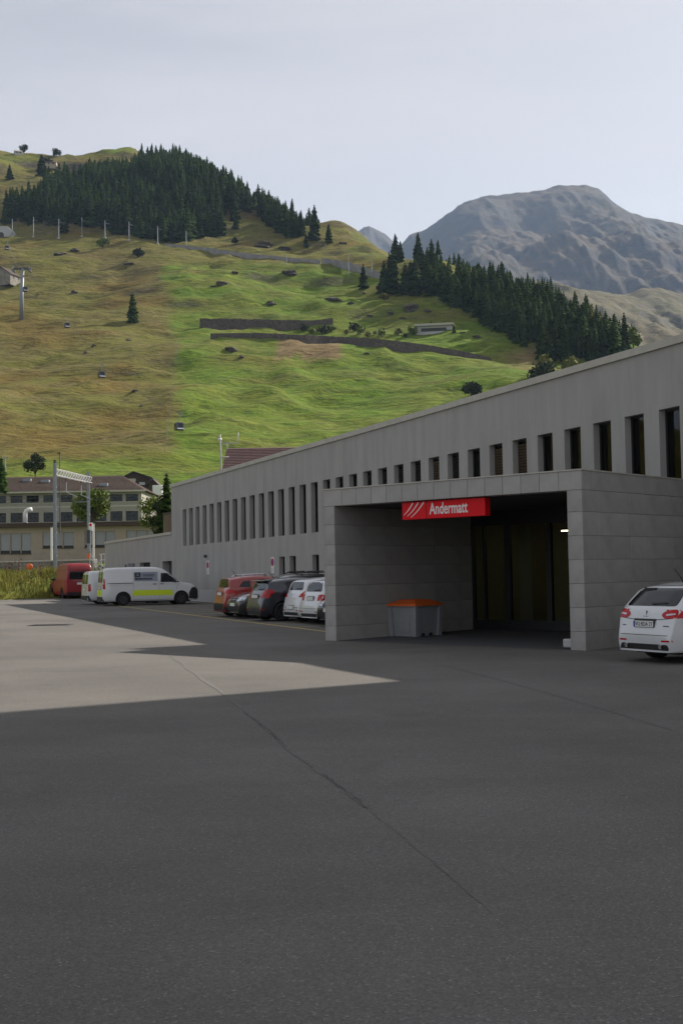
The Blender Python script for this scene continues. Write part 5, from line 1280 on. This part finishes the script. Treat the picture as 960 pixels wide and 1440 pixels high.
# ---- no-parking signs on the facade
def np_sign(px, label):
    u = fac_x(px); c = OB + FD*u; o = empty('no_parking_sign', (c.x, c.y, 0), ST_ROT, label, 'sign')
    m = MB(); m.bbox(-.21, .21, -.03, -.006, 1.75, 2.5, .006); m.build('board', M['white'], o)
    m = MB(); m.lathe([(.001, -.034), (.19, -.034), (.19, -.03)], 'y', 28, (0, 0, 2.26)); m.build('red_ring', M['red'], o)
    m = MB(); m.lathe([(.001, -.0385), (.145, -.0385), (.145, -.034)], 'y', 28, (0, 0, 2.26)); m.build('blue_disc', M['plate_blue'], o)
    for s_ in (-1, 1):
        m = MB(); m.prism([(-.13*s_-.02, -.0425, 2.13), (-.13*s_+.02, -.0425, 2.13), (.13*s_+.02, -.0425, 2.39), (.13*s_-.02, -.0425, 2.39)], (0, .0035, 0)); m.build('red_cross', M['red'], o)
        if s_ == 1: continue
    for k in range(3):
        m = MB(); m.box(-.15, .15-.05*k, -.033, -.0302, 1.95-.06*k, 1.965-.06*k); m.build('text_line', M['ink'], o, fix=False)
np_sign(384, 'round red no-parking sign on a white board above the parked cars')
np_sign(293, 'red no-parking sign on a white board between van and orange car')
u = fac_x(291); c = OB + FD*u; wl_ = empty('wall_lamp', (c.x, c.y, 2.75), ST_ROT, 'tiny dark wall lamp above the far no-parking sign', 'lamp')
m = MB(); m.bbox(-.06, .06, -.16, -.005, -.08, .08, .015); m.build('lamp_body', M['steel_dk'], wl_)
# ================================================================ TREES
tr = random.Random(77)
def spruce_mesh(seed, H=22.0, Rb=3.3, levels=17, per=9, low=0.03):
    r = random.Random(seed); mb = MB(); one = r.uniform(-.3, .3)
    for k in range(levels):
        t = low + (0.97-low)*k/(levels-1); z = H*t; rad = Rb*((1-t)**0.58)*r.uniform(.8, 1.12) + .15
        nb = max(5, int(per*(1-t*.45)))
        for j in range(nb):
            a = 2*math.pi*(j + r.uniform(-.4, .4))/nb + k*1.7; rr = rad*r.uniform(.6, 1.15); dz = -rr*r.uniform(.05, .5)
            ca, sa = math.cos(a), math.sin(a); w = rr*r.uniform(.34, .50) + .12; lift = H*.042
            c0 = Vector((ca*.05, sa*.05, z+lift)); tip = Vector((ca*rr, sa*rr, z+dz)); midp = Vector((ca*rr*.6, sa*rr*.6, z+dz*.3+lift*.35))
            sd = Vector((-sa, ca, 0))*w
            b = len(mb.v); mb.v += [tuple(c0), tuple(midp+sd-Vector((0, 0, w*.5))), tuple(tip), tuple(midp-sd-Vector((0, 0, w*.5))), tuple(midp+Vector((0, 0, w*.22)))]
            mb.f += [(b, b+1, b+4), (b+1, b+2, b+4), (b+2, b+3, b+4), (b+3, b, b+4)]
    return mb.mesh('crown')
def trunk_mesh(H, r0): 
    mb = MB(); mb.tube([(0, 0, -1.2), (0, 0, H*.45), (0, 0, H*.95)], [r0, r0*.6, .04], 6); return mb.mesh('trunk')
SPR = [spruce_mesh(s, 22*h, 5.2*w, lv, pr_n) for s, h, w, lv, pr_n in ((1, 1, 1, 19, 11), (2, 1.12, .9, 20, 11), (3, .88, 1.1, 17, 12), (4, 1.05, 1.0, 18, 11), (5, .78, .95, 16, 11))]
SPR_H = [22, 24.6, 19.4, 23.1, 17.2]
for me in SPR: me.materials.append(M['spruce'])
TRK = [trunk_mesh(h, .35) for h in SPR_H]
for me in TRK: me.materials.append(M['bark'])
def spruce(x, y, label, group, k=None, sc=1.0, mt=None, z=None, cat='tree'):
    k = tr.randrange(5) if k is None else k
    o = empty('spruce_tree', (x, y, terr(x, y) if z is None else z), tr.uniform(0, 6.28), label, cat, group); s_ = sc*(tr.uniform(.62, 1.2) if group and 'wood' in group else tr.uniform(.9, 1.1)); o.scale = (s_*tr.uniform(.9, 1.1), s_*tr.uniform(.9, 1.1), s_)
    link('crown', SPR[k], None, o); link('trunk', TRK[k], None, o); return o
# forests: trees stand about seven metres apart where the woods grow
UP_A = [(6, 300), (40, 288), (58, 282), (66, 268), (110, 258), (150, 252), (183, 250), (192, 236), (245, 234), (295, 258), (340, 284), (380, 306), (412, 326), (412, 336), (330, 326), (328, 300), (300, 314), (322, 330), (250, 341), (222, 339), (120, 320), (60, 318), (6, 314)]
UP_B = [(405, 326), (470, 338), (466, 343), (440, 339), (408, 334)]
GAP_ = [(330, 302), (345, 300), (400, 332), (340, 334)]
RT = [(598, 382), (640, 392), (700, 408), (760, 432), (820, 462), (870, 488), (893, 497), (884, 506), (800, 514), (772, 510), (740, 494), (700, 468), (660, 442), (604, 420), (594, 400)]
def woods(polys, gaps, step, seed):
    r = random.Random(seed); out_ = []
    for y in np.arange(480, 1240, step):
        for x in np.arange(-420, 330, step):
            xx, yy = x + r.uniform(-.42, .42)*step, y + r.uniform(-.42, .42)*step
            z = terr(xx, yy); px, py = proj((xx, yy, z))
            if any(inpoly(px, py, p) for p in polys) and not any(inpoly(px, py, g) for g in gaps): out_.append((xx, yy, z, px, py))
    return out_
upper = woods([UP_A, UP_B], [GAP_], 5.5, 5); rightw = woods([RT], [], 4.7, 6)
print('woods', len(upper), len(rightw))
def visible_rank(lst):
    # trees at the rim of the wood or on its skyline show most; rank by how much of the tree stands clear of the trees in front
    occ = {}; res = []
    for t in sorted(lst, key=lambda q: q[1]):
        x, y, z, px, py = t; h = 22*FPX/y; col_ = int(px//4); top = py - h
        cur = min(occ.get(c, 9999) for c in (col_-1, col_, col_+1)); vis = min(h, max(0, cur - top)); res.append((vis, t))
        for c in (col_-1, col_, col_+1): occ[c] = min(occ.get(c, 9999), top + h*.25)
    return [t for v, t in sorted(res, key=lambda q: -q[0])]
def plant_wood(lst, n_ind, label, group, stuff_label, seed, sc_=.86):
    rk_ = visible_rank(lst); r = random.Random(seed)
    for x, y, z, px, py in rk_[:n_ind]: spruce(x, y, label, group, sc=sc_)
    rest = rk_[n_ind:]
    vs, fs, off = [], [], 0
    tmpl = []
    for me in SPR:
        v = np.empty(len(me.vertices)*3); me.vertices.foreach_get('co', v); tmpl.append((v.reshape(-1, 3), [tuple(p.vertices) for p in me.polygons if len(p.vertices) == 3]))
    for x, y, z, px, py in rest:
        v, f = tmpl[r.randrange(5)]; s_ = sc_*r.uniform(.82, 1.15); a = r.uniform(0, 6.28); c, s = math.cos(a)*s_, math.sin(a)*s_
        q = np.stack([v[:, 0]*c - v[:, 1]*s + x, v[:, 0]*s + v[:, 1]*c + y, v[:, 2]*s_ + z], 1); vs.append(q); fs.append(np.array(f) + off); off += len(q)
    if not vs: return
    V_ = np.concatenate(vs); F_ = np.concatenate(fs); me = bpy.data.meshes.new('forest')
    me.vertices.add(len(V_)); me.vertices.foreach_set('co', V_.astype(np.float32).ravel()); me.loops.add(len(F_)*3); me.loops.foreach_set('vertex_index', F_.astype(np.int32).ravel()); me.polygons.add(len(F_)); me.polygons.foreach_set('loop_start', np.arange(0, len(F_)*3, 3, dtype=np.int32)); me.update(calc_edges=True)
    tag(link('spruce_forest', me, M['spruce']), stuff_label, 'forest', None, 'stuff')
plant_wood(upper, 170, 'dark spruce in the dense wood on the upper slope', 'spruces of the upper wood', 'further spruces filling the upper wood', 8)
plant_wood(rightw, 110, 'dark spruce in the dense wood on the right shoulder of the hill', 'spruces of the right hand wood', 'further spruces filling the right hand wood', 9, .68)
# single conifers
for px, py, sc, lb in ((187, 452, .82, 'lone dark spruce on the tawny slope above the station'), (91, 327, .85, 'spruce standing in front of the upper wood beside the railway masts'), (14, 252, .8, 'lone spruce on the brown slope at the far left'), (59, 247, .95, 'spruce left of the small red roofed house'), (430, 348, .42, 'small spruce below the right end of the upper wood'),
                       (511, 406, .62, 'lone spruce beside a boulder left of the dark clump'), (540, 410, 1.05, 'left spruce of the dark clump on the green shoulder'), (553, 411, 1.1, 'second spruce of the dark clump on the green shoulder'), (570, 414, 1.05, 'third spruce of the dark clump on the green shoulder'), (584, 415, .95, 'right spruce of the dark clump on the green shoulder'),
                       (556, 366, .70, 'left twin spruce on the skyline right of the meadow crest'), (563, 368, .62, 'right twin spruce on the skyline right of the meadow crest'), (588, 372, .95, 'tall spruce on the skyline left of the right hand wood'), (607, 374, .7, 'short spruce on the skyline beside a pale post'), (616, 375, .66, 'short spruce right of the pale skyline post'),
                       (606, 466, .22, 'tiny conifer in front of the flat concrete shelter'), (638, 468, .24, 'tiny conifer at the right of the flat concrete shelter'), (548, 408, .9, 'spruce in the middle of the dark clump'), (578, 413, .9, 'spruce filling the dark clump on the green shoulder')):
    h = nearest_hit(px, py); spruce(h.x, h.y, lb, 'single conifers on the slope', sc=sc/.98)
p = at(235, 735, 96); spruce(p.x, p.y, 'dark spruce at the corner of the station', None, 0, .21, z=at(235, 738, 96).z - 1.0)
p = at(2, 700, 190); spruce(p.x, p.y, 'dark spruce at the left edge behind the barracks roof', None, 2, .3, z=at(2, 690, 190).z)

def broad(name, label, base, H, Rw, mt, n=900, leaf=.22, trunk=True, seed=1, group=None, cat='tree', squash=1.0):
    r = random.Random(seed); root = empty(name, base, 0, label, cat, group); tb = MB(); lb_ = MB()
    limbs = []
    if trunk:
        tb.tube([(0, 0, -.6), (0, 0, H*.3), (r.uniform(-.1, .1)*Rw, 0, H*.55)], [H*.03, H*.022, H*.012], 6)
    for k in range(9):
        a = 2*math.pi*k/9 + r.uniform(-.3, .3); t = r.uniform(.45, 1.0); e = Vector((math.cos(a)*Rw*.62*t, math.sin(a)*Rw*.62*t, H*r.uniform(.42, .86)))
        tb.tube([(0, 0, H*.22), (e.x*.5, e.y*.5, H*.3 + e.z*.3), tuple(e)], [H*.014, H*.009, .015], 4); limbs.append((e, Rw*r.uniform(.30, .46)))
    limbs.append((Vector((0, 0, H*.86)), Rw*.36))
    for k in range(n):
        c, cr = limbs[r.randrange(len(limbs))]; d = Vector((r.gauss(0, 1), r.gauss(0, 1), r.gauss(0, 1)*squash)).normalized(); p = c + d*cr*r.uniform(.35, 1.08)
        if p.z < H*.08: p.z = H*.08 + r.random()*H*.1
        v1 = Vector((r.uniform(-1, 1), r.uniform(-1, 1), r.uniform(-1, 1))).normalized()*leaf*r.uniform(.6, 1.3); v2 = v1.cross(Vector((r.uniform(-1, 1), r.uniform(-1, 1), r.uniform(-1, 1)))).normalized()*leaf*.5
        lb_.quad(p-v1, p+v2, p+v1, p-v2)
    tb.build('trunk', M['bark'], root, fix=False); lb_.build('crown', M[mt], root, fix=False); return root
b = at(130, 745, 166); broad('leafy_tree', 'bright green leafy tree behind the tan building', (b.x, b.y, b.z-1.0), at(130, 690, 166).z-b.z+1.0, 3.1, 'leaf', 4200, .26, seed=3)
b = at(218, 742, 100); broad('leafy_tree', 'yellowish green bush left of the station corner', (b.x, b.y, b.z-1.6), 4.3, 1.5, 'leaf', 1800, .14, seed=4)
b = at(226, 738, 98); broad('leafy_tree', 'darker bush touching the station corner', (b.x, b.y, b.z-1.5), 3.7, 1.0, 'leaf_dk', 1300, .13, seed=5)
b = at(50, 668, 240); broad('leafy_tree', 'round dark tree behind the barracks roof ridge', (b.x, b.y, b.z-1.0), 5.2, 2.7, 'leaf_dk', 2200, .24, seed=6)
for i, (px, py, h_, w_, mt, lb) in enumerate(((145, 351, 8, 5.2, 'leaf', 'round green bush under the railway masts'), (195, 362, 5.5, 4.5, 'leaf_dk', 'dark low bush right of the round green bush'), (664, 562, 6.4, 4.2, 'leaf_dk', 'dark round bush above the station roof edge'), (767, 522, 7.2, 3.4, 'leaf_y', 'yellow green small tree below the right hand wood'), (803, 526, 6.6, 5.0, 'leaf_y', 'yellow green broad bush near the station coping'), (765, 536, 6.5, 7.5, 'leaf_dk', 'dark domed bush right above the station coping'),
     (825, 462, 13, 4.5, 'leaf_y', 'pale yellow tree inside the right hand wood'), (835, 474, 12, 5, 'leaf_y', 'pale yellow green tree low in the right hand wood'), (890, 492, 10, 5.5, 'leaf', 'rounded green tree at the right end of the wood'), (330, 344, 5, 2.6, 'leaf_dk', 'small dark shrub below the upper wood'), (540, 424, 4.5, 3.0, 'spruce_y', 'small ochre shrub near the dark clump'), (68, 236, 8, 6, 'leaf_dk', 'dark tree above the small red roofed house'), (34, 213, 8, 5, 'leaf_dk', 'round tree on the far left skyline'), (80, 220, 7, 5, 'leaf_dk', 'low tree on the left skyline'))):
    h = nearest_hit(px, py); broad('hillside_bush', lb, (h.x, h.y, h.z-.4), h_, w_, mt, 700, .75, seed=20+i, group='bushes and small trees on the hillside', cat='bush')
ORD = ['first', 'second', 'third', 'fourth', 'fifth', 'sixth', 'seventh', 'eighth', 'ninth', 'tenth', 'eleventh', 'twelfth', 'thirteenth', 'fourteenth', 'fifteenth']
# shrubs along the road walls
for i, px in enumerate((412, 424, 436, 448, 458, 470, 482, 494, 506, 518, 530, 542, 556, 568, 580)):
    h = nearest_hit(px, 465 + (px-412)*.05); mt = ('spruce_y', 'leaf_dk', 'leaf')[i % 3]
    h = nearest_hit(px + (i*53 % 11) - 5, 463 + (px-412)*.05 + (i*31 % 7)); sz = .55 + (i*37 % 10)/11
    broad('hillside_bush', ORD[i] + ' shrub from the left along the road above the long stone wall', (h.x, h.y, h.z-.3), 3.6*sz, 2.6*sz, mt, 160, .6*sz, seed=60+i, group='roadside shrubs', cat='bush')

# ================================================================ THINGS ON THE HILL
def strip_wall(name, label, line_, hpx, mt, cat='wall', thick=1.2):
    """a retaining wall that follows the slope; line_ = foot points"""
    P = []
    for (x0, y0), (x1, y1) in zip(line_[:-1], line_[1:]):
        n = max(2, int(abs(x1-x0)/4))
        for k in range(n): P.append((x0+(x1-x0)*k/n, y0+(y1-y0)*k/n))
    P.append(line_[-1]); H_ = [nearest_hit(*p) for p in P]
    # smooth distance so that the wall runs evenly
    ys = np.array([h.y for h in H_]); q_ = np.pad(ys, 5, 'edge'); ys = np.array([q_[k:k+11].min() for k in range(len(ys))]); ys = np.convolve(np.pad(ys, 4, 'edge'), np.ones(9)/9, 'valid') - 1.0
    m = MB(); r = random.Random(len(P)*7 + 1)
    for i, ((px, py), Y) in enumerate(zip(P, ys)):
        b = at(px, py + 1.5, Y); hh = float(np.interp(i/(len(P)-1), np.linspace(0, 1, len(hpx)), hpx)); t = at(px, py-hh*r.uniform(.94, 1.06), Y)
        m.v += [(b.x, Y-.6, b.z-2), (t.x, Y+.1, t.z), (t.x, Y+thick, t.z), (t.x, Y+thick+.2, b.z-2)]
        if i: k = 4*i; m.f += [(k-4, k, k+1, k-3), (k-3, k+1, k+2, k-2), (k-2, k+2, k+3, k-1)]
    o = m.build(name, M[mt], None, fix=True); return tag(o, label, cat)
strip_wall('retaining_wall', 'short dark dry stone wall above the road on the green slope', [(281, 461), (330, 460), (390, 459), (440, 456), (468, 450)], (13, 12, 10, 7, 3), 'drystone')
strip_wall('retaining_wall', 'long dark dry stone wall slanting down across the green slope', [(296, 473), (360, 473), (420, 477), (480, 482), (540, 486), (600, 492), (650, 499), (690, 507)], (4, 5, 6, 8, 9, 8, 6, 4), 'drystone')
strip_wall('road_parapet', 'grey road edge crossing the slope under the upper wood', [(232, 346), (280, 350), (340, 358), (400, 364), (450, 368)], (3.5, 2.5), 'road_edge', 'parapet')
strip_wall('road_parapet', 'pale concrete avalanche wall right of the upper wood', [(452, 367), (475, 370), (505, 378), (535, 389)], (4, 6), 'road_edge', 'parapet')
def rock_mesh(seed, sub=3):
    bm = bmesh.new(); bmesh.ops.create_icosphere(bm, subdivisions=sub, radius=1); r = random.Random(seed); ph = [r.uniform(0, 9) for _ in range(6)]
    for v in bm.verts:
        c = v.co.copy(); d = .28*math.sin(c.x*2.7+ph[0])*math.cos(c.y*2.3+ph[1]) + .2*math.sin(c.z*4.5+ph[2]+c.x*2) + .14*math.sin(c.x*7+ph[3])*math.sin(c.y*8+ph[4]) + r.uniform(-.07, .07)
        v.co = c*(1+d); v.co.z *= .62
    me = bpy.data.meshes.new('rock'); bm.to_mesh(me); bm.free(); me.materials.append(M['outcrop']); return me
ROCK = [rock_mesh(s) for s in range(4)]
for i, (px, py, w, h_, lb) in enumerate(((104, 413, 11, 8, 'grey rock outcrop between the lift tower and the lone spruce'), (312, 399, 14, 8, 'dark rock on the green slope left of the stone wall top'), (300, 403, 7, 4, 'low dark rock just left of the larger one'), (408, 385, 20, 8, 'long dark outcrop in the bright green meadow'), (330, 384, 11, 4, 'low rock under the road edge'), (466, 424, 26, 12, 'broad brown earth outcrop on the green shoulder'), (492, 427, 9, 6, 'dark boulder right of the brown outcrop'), (380, 427, 12, 7, 'small brown outcrop above the stone wall'), (580, 434, 22, 12, 'rounded rocky mound below the dark spruce clump'), (600, 437, 9, 7, 'boulder at the right end of the rocky mound'), (326, 492, 16, 11, 'dark hollow rock below the stone wall'), (340, 502, 7, 5, 'small rock below the dark hollow rock'), (516, 497, 7, 3, 'small stone on the lower green meadow'), (512, 412, 6, 4, 'pale boulder at the foot of the lone shoulder spruce'), (482, 342, 8, 6, 'dark boulder on the crest right of the upper wood'), (86, 358, 16, 6, 'low dark outcrop under the railway masts'), (105, 352, 12, 5, 'dark outcrop left of the round green bush'), (182, 371, 12, 5, 'dark outcrop below the low bush'), (181, 478, 8, 5, 'rock below the lone spruce'), (120, 497, 5, 6, 'upright rock on the tawny slope'), (132, 487, 6, 5, 'rock above the middle gondola'), (190, 550, 10, 5, 'flat pale rock low on the tawny slope'), (200, 571, 5, 4, 'small pale rock low on the tawny slope'), (455, 346, 7, 5, 'rock left of the crest boulder'), (370, 345, 22, 9, 'dark cliff band at the lower edge of the upper wood'), (400, 350, 14, 8, 'dark cliff right end below the upper wood'), (650, 468, 8, 4, 'grey rocks right of the flat shelter'), (670, 474, 10, 5, 'grey rock pile on the right of the shelter'), (548, 441, 10, 5, 'pale rock pile above the shelter'), (520, 444, 8, 4, 'pale rocks at the end of the stone wall'), (565, 448, 9, 4, 'pale rocks left of the shelter'))):
    h = nearest_hit(px, py); s_ = h.y/FPX; o = bpy.data.objects.new('rock', ROCK[i % 4]); COL.objects.link(o); o.location = (h.x, h.y, h.z - h_*s_*.12); o.scale = (w*s_*.6, w*s_*.5, h_*s_*.85); o.rotation_euler = (0, 0, i*1.3); tag(o, lb, 'rock', 'rock outcrops on the slope')
# flat concrete shelter on the slope
h = nearest_hit(612, 468); s_ = h.y/FPX
sh_ = empty('concrete_shelter', (h.x, h.y, h.z-1.5), -.15, 'flat pale concrete shelter on the green slope', 'shelter')
m = MB(); m.box(-27*s_, 24*s_, -2, 9, 0, 1.5+9*s_); m.build('wall', M['plinth'], sh_); m = MB(); m.box(-29*s_, 26*s_, -3.2, 10, 1.5+9*s_, 1.5+12*s_); m.build('roof', M['coping'], sh_)
m = MB(); m.box(-20*s_, 16*s_, -2.05, -1.9, 1.2+2*s_, 1.5+6*s_); m.build('opening', M['room'], sh_)
# houses high on the slope
def hill_house(px, py, w, hw, hr, label, wm='render_cream', rm='roof_tile', rot=0.3):
    h = nearest_hit(px, py); s_ = h.y/FPX; r_ = empty('hill_house', (h.x, h.y, h.z), rot, label, 'house'); W2, H1, H2, D2 = w*s_/2, hw*s_, hr*s_, w*s_*.6
    m = MB(); m.add([(-W2,-D2,-3),(W2,-D2,-3),(W2,D2,-3),(-W2,D2,-3),(-W2,-D2,H1),(W2,-D2,H1),(W2,D2,H1),(-W2,D2,H1),(-W2,0,H2),(W2,0,H2)], [(0,1,5,4),(2,3,7,6),(3,0,4,8,7),(1,2,6,9,5)]); m.build('wall', M[wm], r_)
    m = MB(); k = .5
    for sg in (-1, 1): m.add([(-W2-k, sg*(D2+k), H1-.4), (W2+k, sg*(D2+k), H1-.4), (W2+k, 0, H2+.1), (-W2-k, 0, H2+.1), (-W2-k, sg*(D2+k), H1), (W2+k, sg*(D2+k), H1), (W2+k, 0, H2+.5), (-W2-k, 0, H2+.5)], [(0,1,2,3),(4,5,6,7),(0,1,5,4),(1,2,6,5),(0,3,7,4)])
    m.build('roof', M[rm], r_)
    for q in (-.5, .3):
        m = MB(); m.box(q*W2*1.1, q*W2*1.1+W2*.3, -D2-.06, -D2+.02, H1*.35, H1*.8); m.build('window', M['frame_dk'], r_)
hill_house(10, 397, 26, 8, 19, 'stone house with a grey gable at the left edge of the slope', 'stone', 'wood_dk', 1.2)
hill_house(73, 235, 15, 4, 8, 'small red roofed house near the top of the left slope', 'render_tan', 'brown_fascia', .1)
hill_house(26, 215, 10, 3, 6, 'tiny white house on the left skyline', 'coping', 'stone', .3)
# tunnel gallery of the mountain railway
h = nearest_hit(6, 333); s_ = h.y/FPX
gal = empty('tunnel_gallery', (h.x, h.y, h.z-1), -.1, 'grey concrete railway gallery with an arched mouth at the left edge', 'tunnel')
m = MB(); m.prism([(-24*s_, 0, 0), (8*s_, 0, 0), (12*s_, 0, 10*s_), (5*s_, 0, 17*s_), (-24*s_, 0, 19*s_)], (0, 12, 0)); m.build('portal_wall', M['plinth'], gal)
m = MB(); m.prism([(-4*s_+4*s_*math.cos(a), -.1, 4*s_+5*s_*math.sin(a)) for a in np.linspace(0, math.pi, 12)] + [(-8*s_, -.1, 0), (0, -.1, 0)], (0, .2, 0)); m.build('tunnel_mouth', M['room'], gal)
m = MB(); m.prism([(8*s_, 1, 0), (24*s_, 4, 0), (10*s_, 1, 10*s_)], (0, 5, 0)); m.build('wing_wall', M['plinth'], gal)
# railway masts above the slope
MASTS = [(17.7, 333, 308), (47.5, 333, 305), (83, 335, 308), (115.6, 333, 306), (148, 335, 310), (181.7, 338, 312), (222, 343, 318), (262, 349, 325)]
tops = []
for i, (px, y0, y1) in enumerate(MASTS):
    h = nearest_hit(px, y0); Y = h.y; zt = at(px, y1, Y).z
    o = empty('railway_mast', (h.x, Y, h.z), 0, ('leftmost', 'second', 'third', 'fourth', 'fifth', 'sixth', 'seventh', 'eighth')[i] + ' grey mast of the mountain railway from the left', 'mast', 'masts of the mountain railway')
    m = MB(); m.tube([(0, 0, -1), (0, 0, zt-h.z)], [.30, .2], 6); m.build('pole', M['galv'], o); m = MB(); m.tube([(0, 0, (zt-h.z)*.86), (2.8, 0, (zt-h.z)*.80)], .12, 5); m.build('arm', M['galv'], o); m = MB(); m.bbox(-.7, .7, -.7, .7, -.8, .6, .1); m.build('footing', M['plinth'], o)
    tops.append(Vector((h.x+2.8, Y, zt-.2*(zt-h.z))))
for a, b_ in zip(tops[:-1], tops[1:]): wire('contact_wire', None, (a, b_), .05, .5, 6); 
for k, o in enumerate([o for o in COL.objects if o.name.startswith('contact_wire')]): tag(o, ORD[k] + ' span of thin contact wire from the left between railway masts', 'wire', 'contact wires of the mountain railway')
for i, (px, y0, y1, lb) in enumerate(((490, 388, 357, 'thin power pole left on the green crest'), (523, 391, 366, 'thin power pole above the avalanche wall'), (403, 372, 358, 'thin pole under the right end of the upper wood'), (617, 378, 358, 'pale post among the skyline spruces'), (8, 664, 640, 'pale pole at the left edge behind the barracks'))):
    h = nearest_hit(px, y0); zt = at(px, y1, h.y).z; o = empty('power_pole', (h.x, h.y, h.z), 0, lb, 'pole'); m = MB(); m.tube([(0, 0, -1), (0, 0, zt-h.z)], [.22, .14], 6); m.build('pole', M['galv'], o); m = MB(); m.box(-.9, .9, -.08, .08, zt-h.z-.8, zt-h.z-.6); m.build('crossarm', M['galv'], o)
p = at(84.5, 665, 120); o = empty('lamp_pole', (p.x, p.y, p.z-6), 0, 'slim dark lamp pole rising between the gantry posts', 'lamp post'); m = MB(); m.tube([(0, 0, 0), (0, 0, 6+at(84.5, 638, 120).z-p.z)], [.06, .04], 6); m.build('pole', M['steel_dk'], o); m = MB(); m.bbox(-.25, .1, -.08, .08, 6+at(84.5, 638, 120).z-p.z, 6.12+at(84.5, 638, 120).z-p.z, .02); m.build('lamp_head', M['steel_dk'], o)
# fence line that parts the two meadows
fo = None; fpts = []
for k in range(34):
    y = 366 + k*8.2; px = float(np.interp(y, [330, 372, 462, 485, 640], [215, 222, 240, 250, 232]))
    if px: fpts.append(nearest_hit(px, y))
fo = empty('pasture_fence', fpts[-1], 0, 'thin post and wire fence climbing between the tawny and the green meadow', 'fence')
for h in fpts:
    m = MB(); q = h - fpts[-1]; m.tube([tuple(q - Vector((0, 0, .3))), tuple(q + Vector((0, 0, 1.5)))], .09, 5); m.build('fence_post', M['stone'], fo, fix=False)
m = MB(); m.tube([tuple(h - fpts[-1] + Vector((0, 0, 1.2))) for h in fpts], .02, 3); m.build('fence_wire', M['stone'], fo, fix=False)

# ---- gondola lift
h = nearest_hit(31, 449); zt = at(33, 378, h.y).z
tw = empty('lift_tower', h, 0, 'grey steel gondola lift tower on the left slope', 'lift tower'); Ht = zt - h.z
m = MB(); m.tube([(0, 0, -1), (0, 0, Ht*.5), (.6, 0, Ht)], [1.25, 1.0, .8], 12); m.build('shaft', M['galv'], tw, True)
m = MB(); m.box(-4.2, 4.8, -.4, .4, Ht-.4, Ht+.5); m.build('crossarm', M['steel_dk'], tw)
for sx in (-3.9, 4.4):
    m = MB(); m.box(sx-.35, sx+.35, -2.6, 2.6, Ht-1.5, Ht-.8); m.build('sheave_train', M['steel_dk'], tw); m = MB(); m.tube([(sx, -2.4, Ht+.4), (sx, 2.4, Ht+.4)], .12, 5); m.tube([(sx, -2.4, Ht+.4), (sx, -2.4, Ht-.9)], .1, 5); m.tube([(sx, 2.4, Ht+.4), (sx, 2.4, Ht-.9)], .1, 5); m.build('catwalk_rail', M['galv'], tw)
gnd = []
def gondola(px, py, size, label):
    Y = 2.45*FPX/size; c = at(px, py, Y); o = empty('gondola_cabin', c, .5, label, 'gondola', 'gondola cabins on the lift')
    m = MB(); bm = bmesh.new(); bmesh.ops.create_cube(bm, size=1)
    for v in bm.verts: v.co = Vector((v.co.x*2.1, v.co.y*1.9, v.co.z*2.1))
    bmesh.ops.bevel(bm, geom=list(bm.edges), offset=.45, segments=3, affect='EDGES', profile=.6); me = bpy.data.meshes.new('cabin'); bm.to_mesh(me); bm.free(); link('cabin', me, M['p_black'], o)
    for s_ in (-1, 1):
        m = MB(); m.box(-.62, .62, s_*.955-.01, s_*.955+.01, -.15, .70); m.build('window', M['carglass'], o); m = MB(); m.box(s_*1.055-.01, s_*1.055+.01, -.5, .5, -.15, .70); m.build('window', M['carglass'], o)
    m = MB(); m.tube([(0, 0, 1.0), (0, 0, 1.8), (.35, 0, 2.4), (.35, 0, 3.2)], .09, 6); m.build('hanger_arm', M['galv'], o); m = MB(); m.bbox(.1, .6, -.4, .4, 3.1, 3.4, .05); m.build('grip', M['galv'], o); m = MB(); m.bbox(-.9, .9, -1.25, -.95, -.75, -.45, .03); m.build('ski_rack', M['chrome'], o)
    gnd.append(c + Vector((.35, 0, 3.3))); return o
gondola(252, 600, 14, 'lowest dark gondola hanging over the green slope'); gondola(143, 527, 11.2, 'dark gondola over the middle of the tawny slope'); gondola(94.5, 457.5, 8.8, 'dark gondola right of the lift tower'); gondola(36, 407, 8.2, 'dark gondola beside the lift tower shaft'); gondola(10, 348.5, 7.0, 'highest gondola at the left edge below the gallery')
far_ = [at(620, 770, 150)] + gnd; m = MB(); cp = []
for a, b_ in zip(far_[:-1], far_[1:]):
    for k in range(10):
        t = k/10; q = a.lerp(b_, t); q.z -= 1.5*4*t*(1-t); cp.append(q)
m.tube(cp + [far_[-1]], .05, 4); tag(m.build('lift_cable', M['wire'], fix=False), 'thin steel lift cable carrying the gondolas', 'cable')

# ================================================================ HAZE
hz = MB(); hz.box(-8500, 8500, -2500, 9500, -1.8, 2400)
hm_ = bpy.data.materials.new('valley_haze'); hm_.use_nodes = True; N, Lk = nodes(hm_); N.clear()
ho = N.new('ShaderNodeOutputMaterial'); pv = N.new('ShaderNodeVolumePrincipled'); pv.inputs['Color'].default_value = (0.50, 0.69, 1.0, 1); pv.inputs['Density'].default_value = 0.000052; pv.inputs['Anisotropy'].default_value = 0.0
Lk.new(pv.outputs[0], ho.inputs['Volume'])
tag(hz.build('haze', hm_), 'thin blue valley haze', None, None, 'stuff')
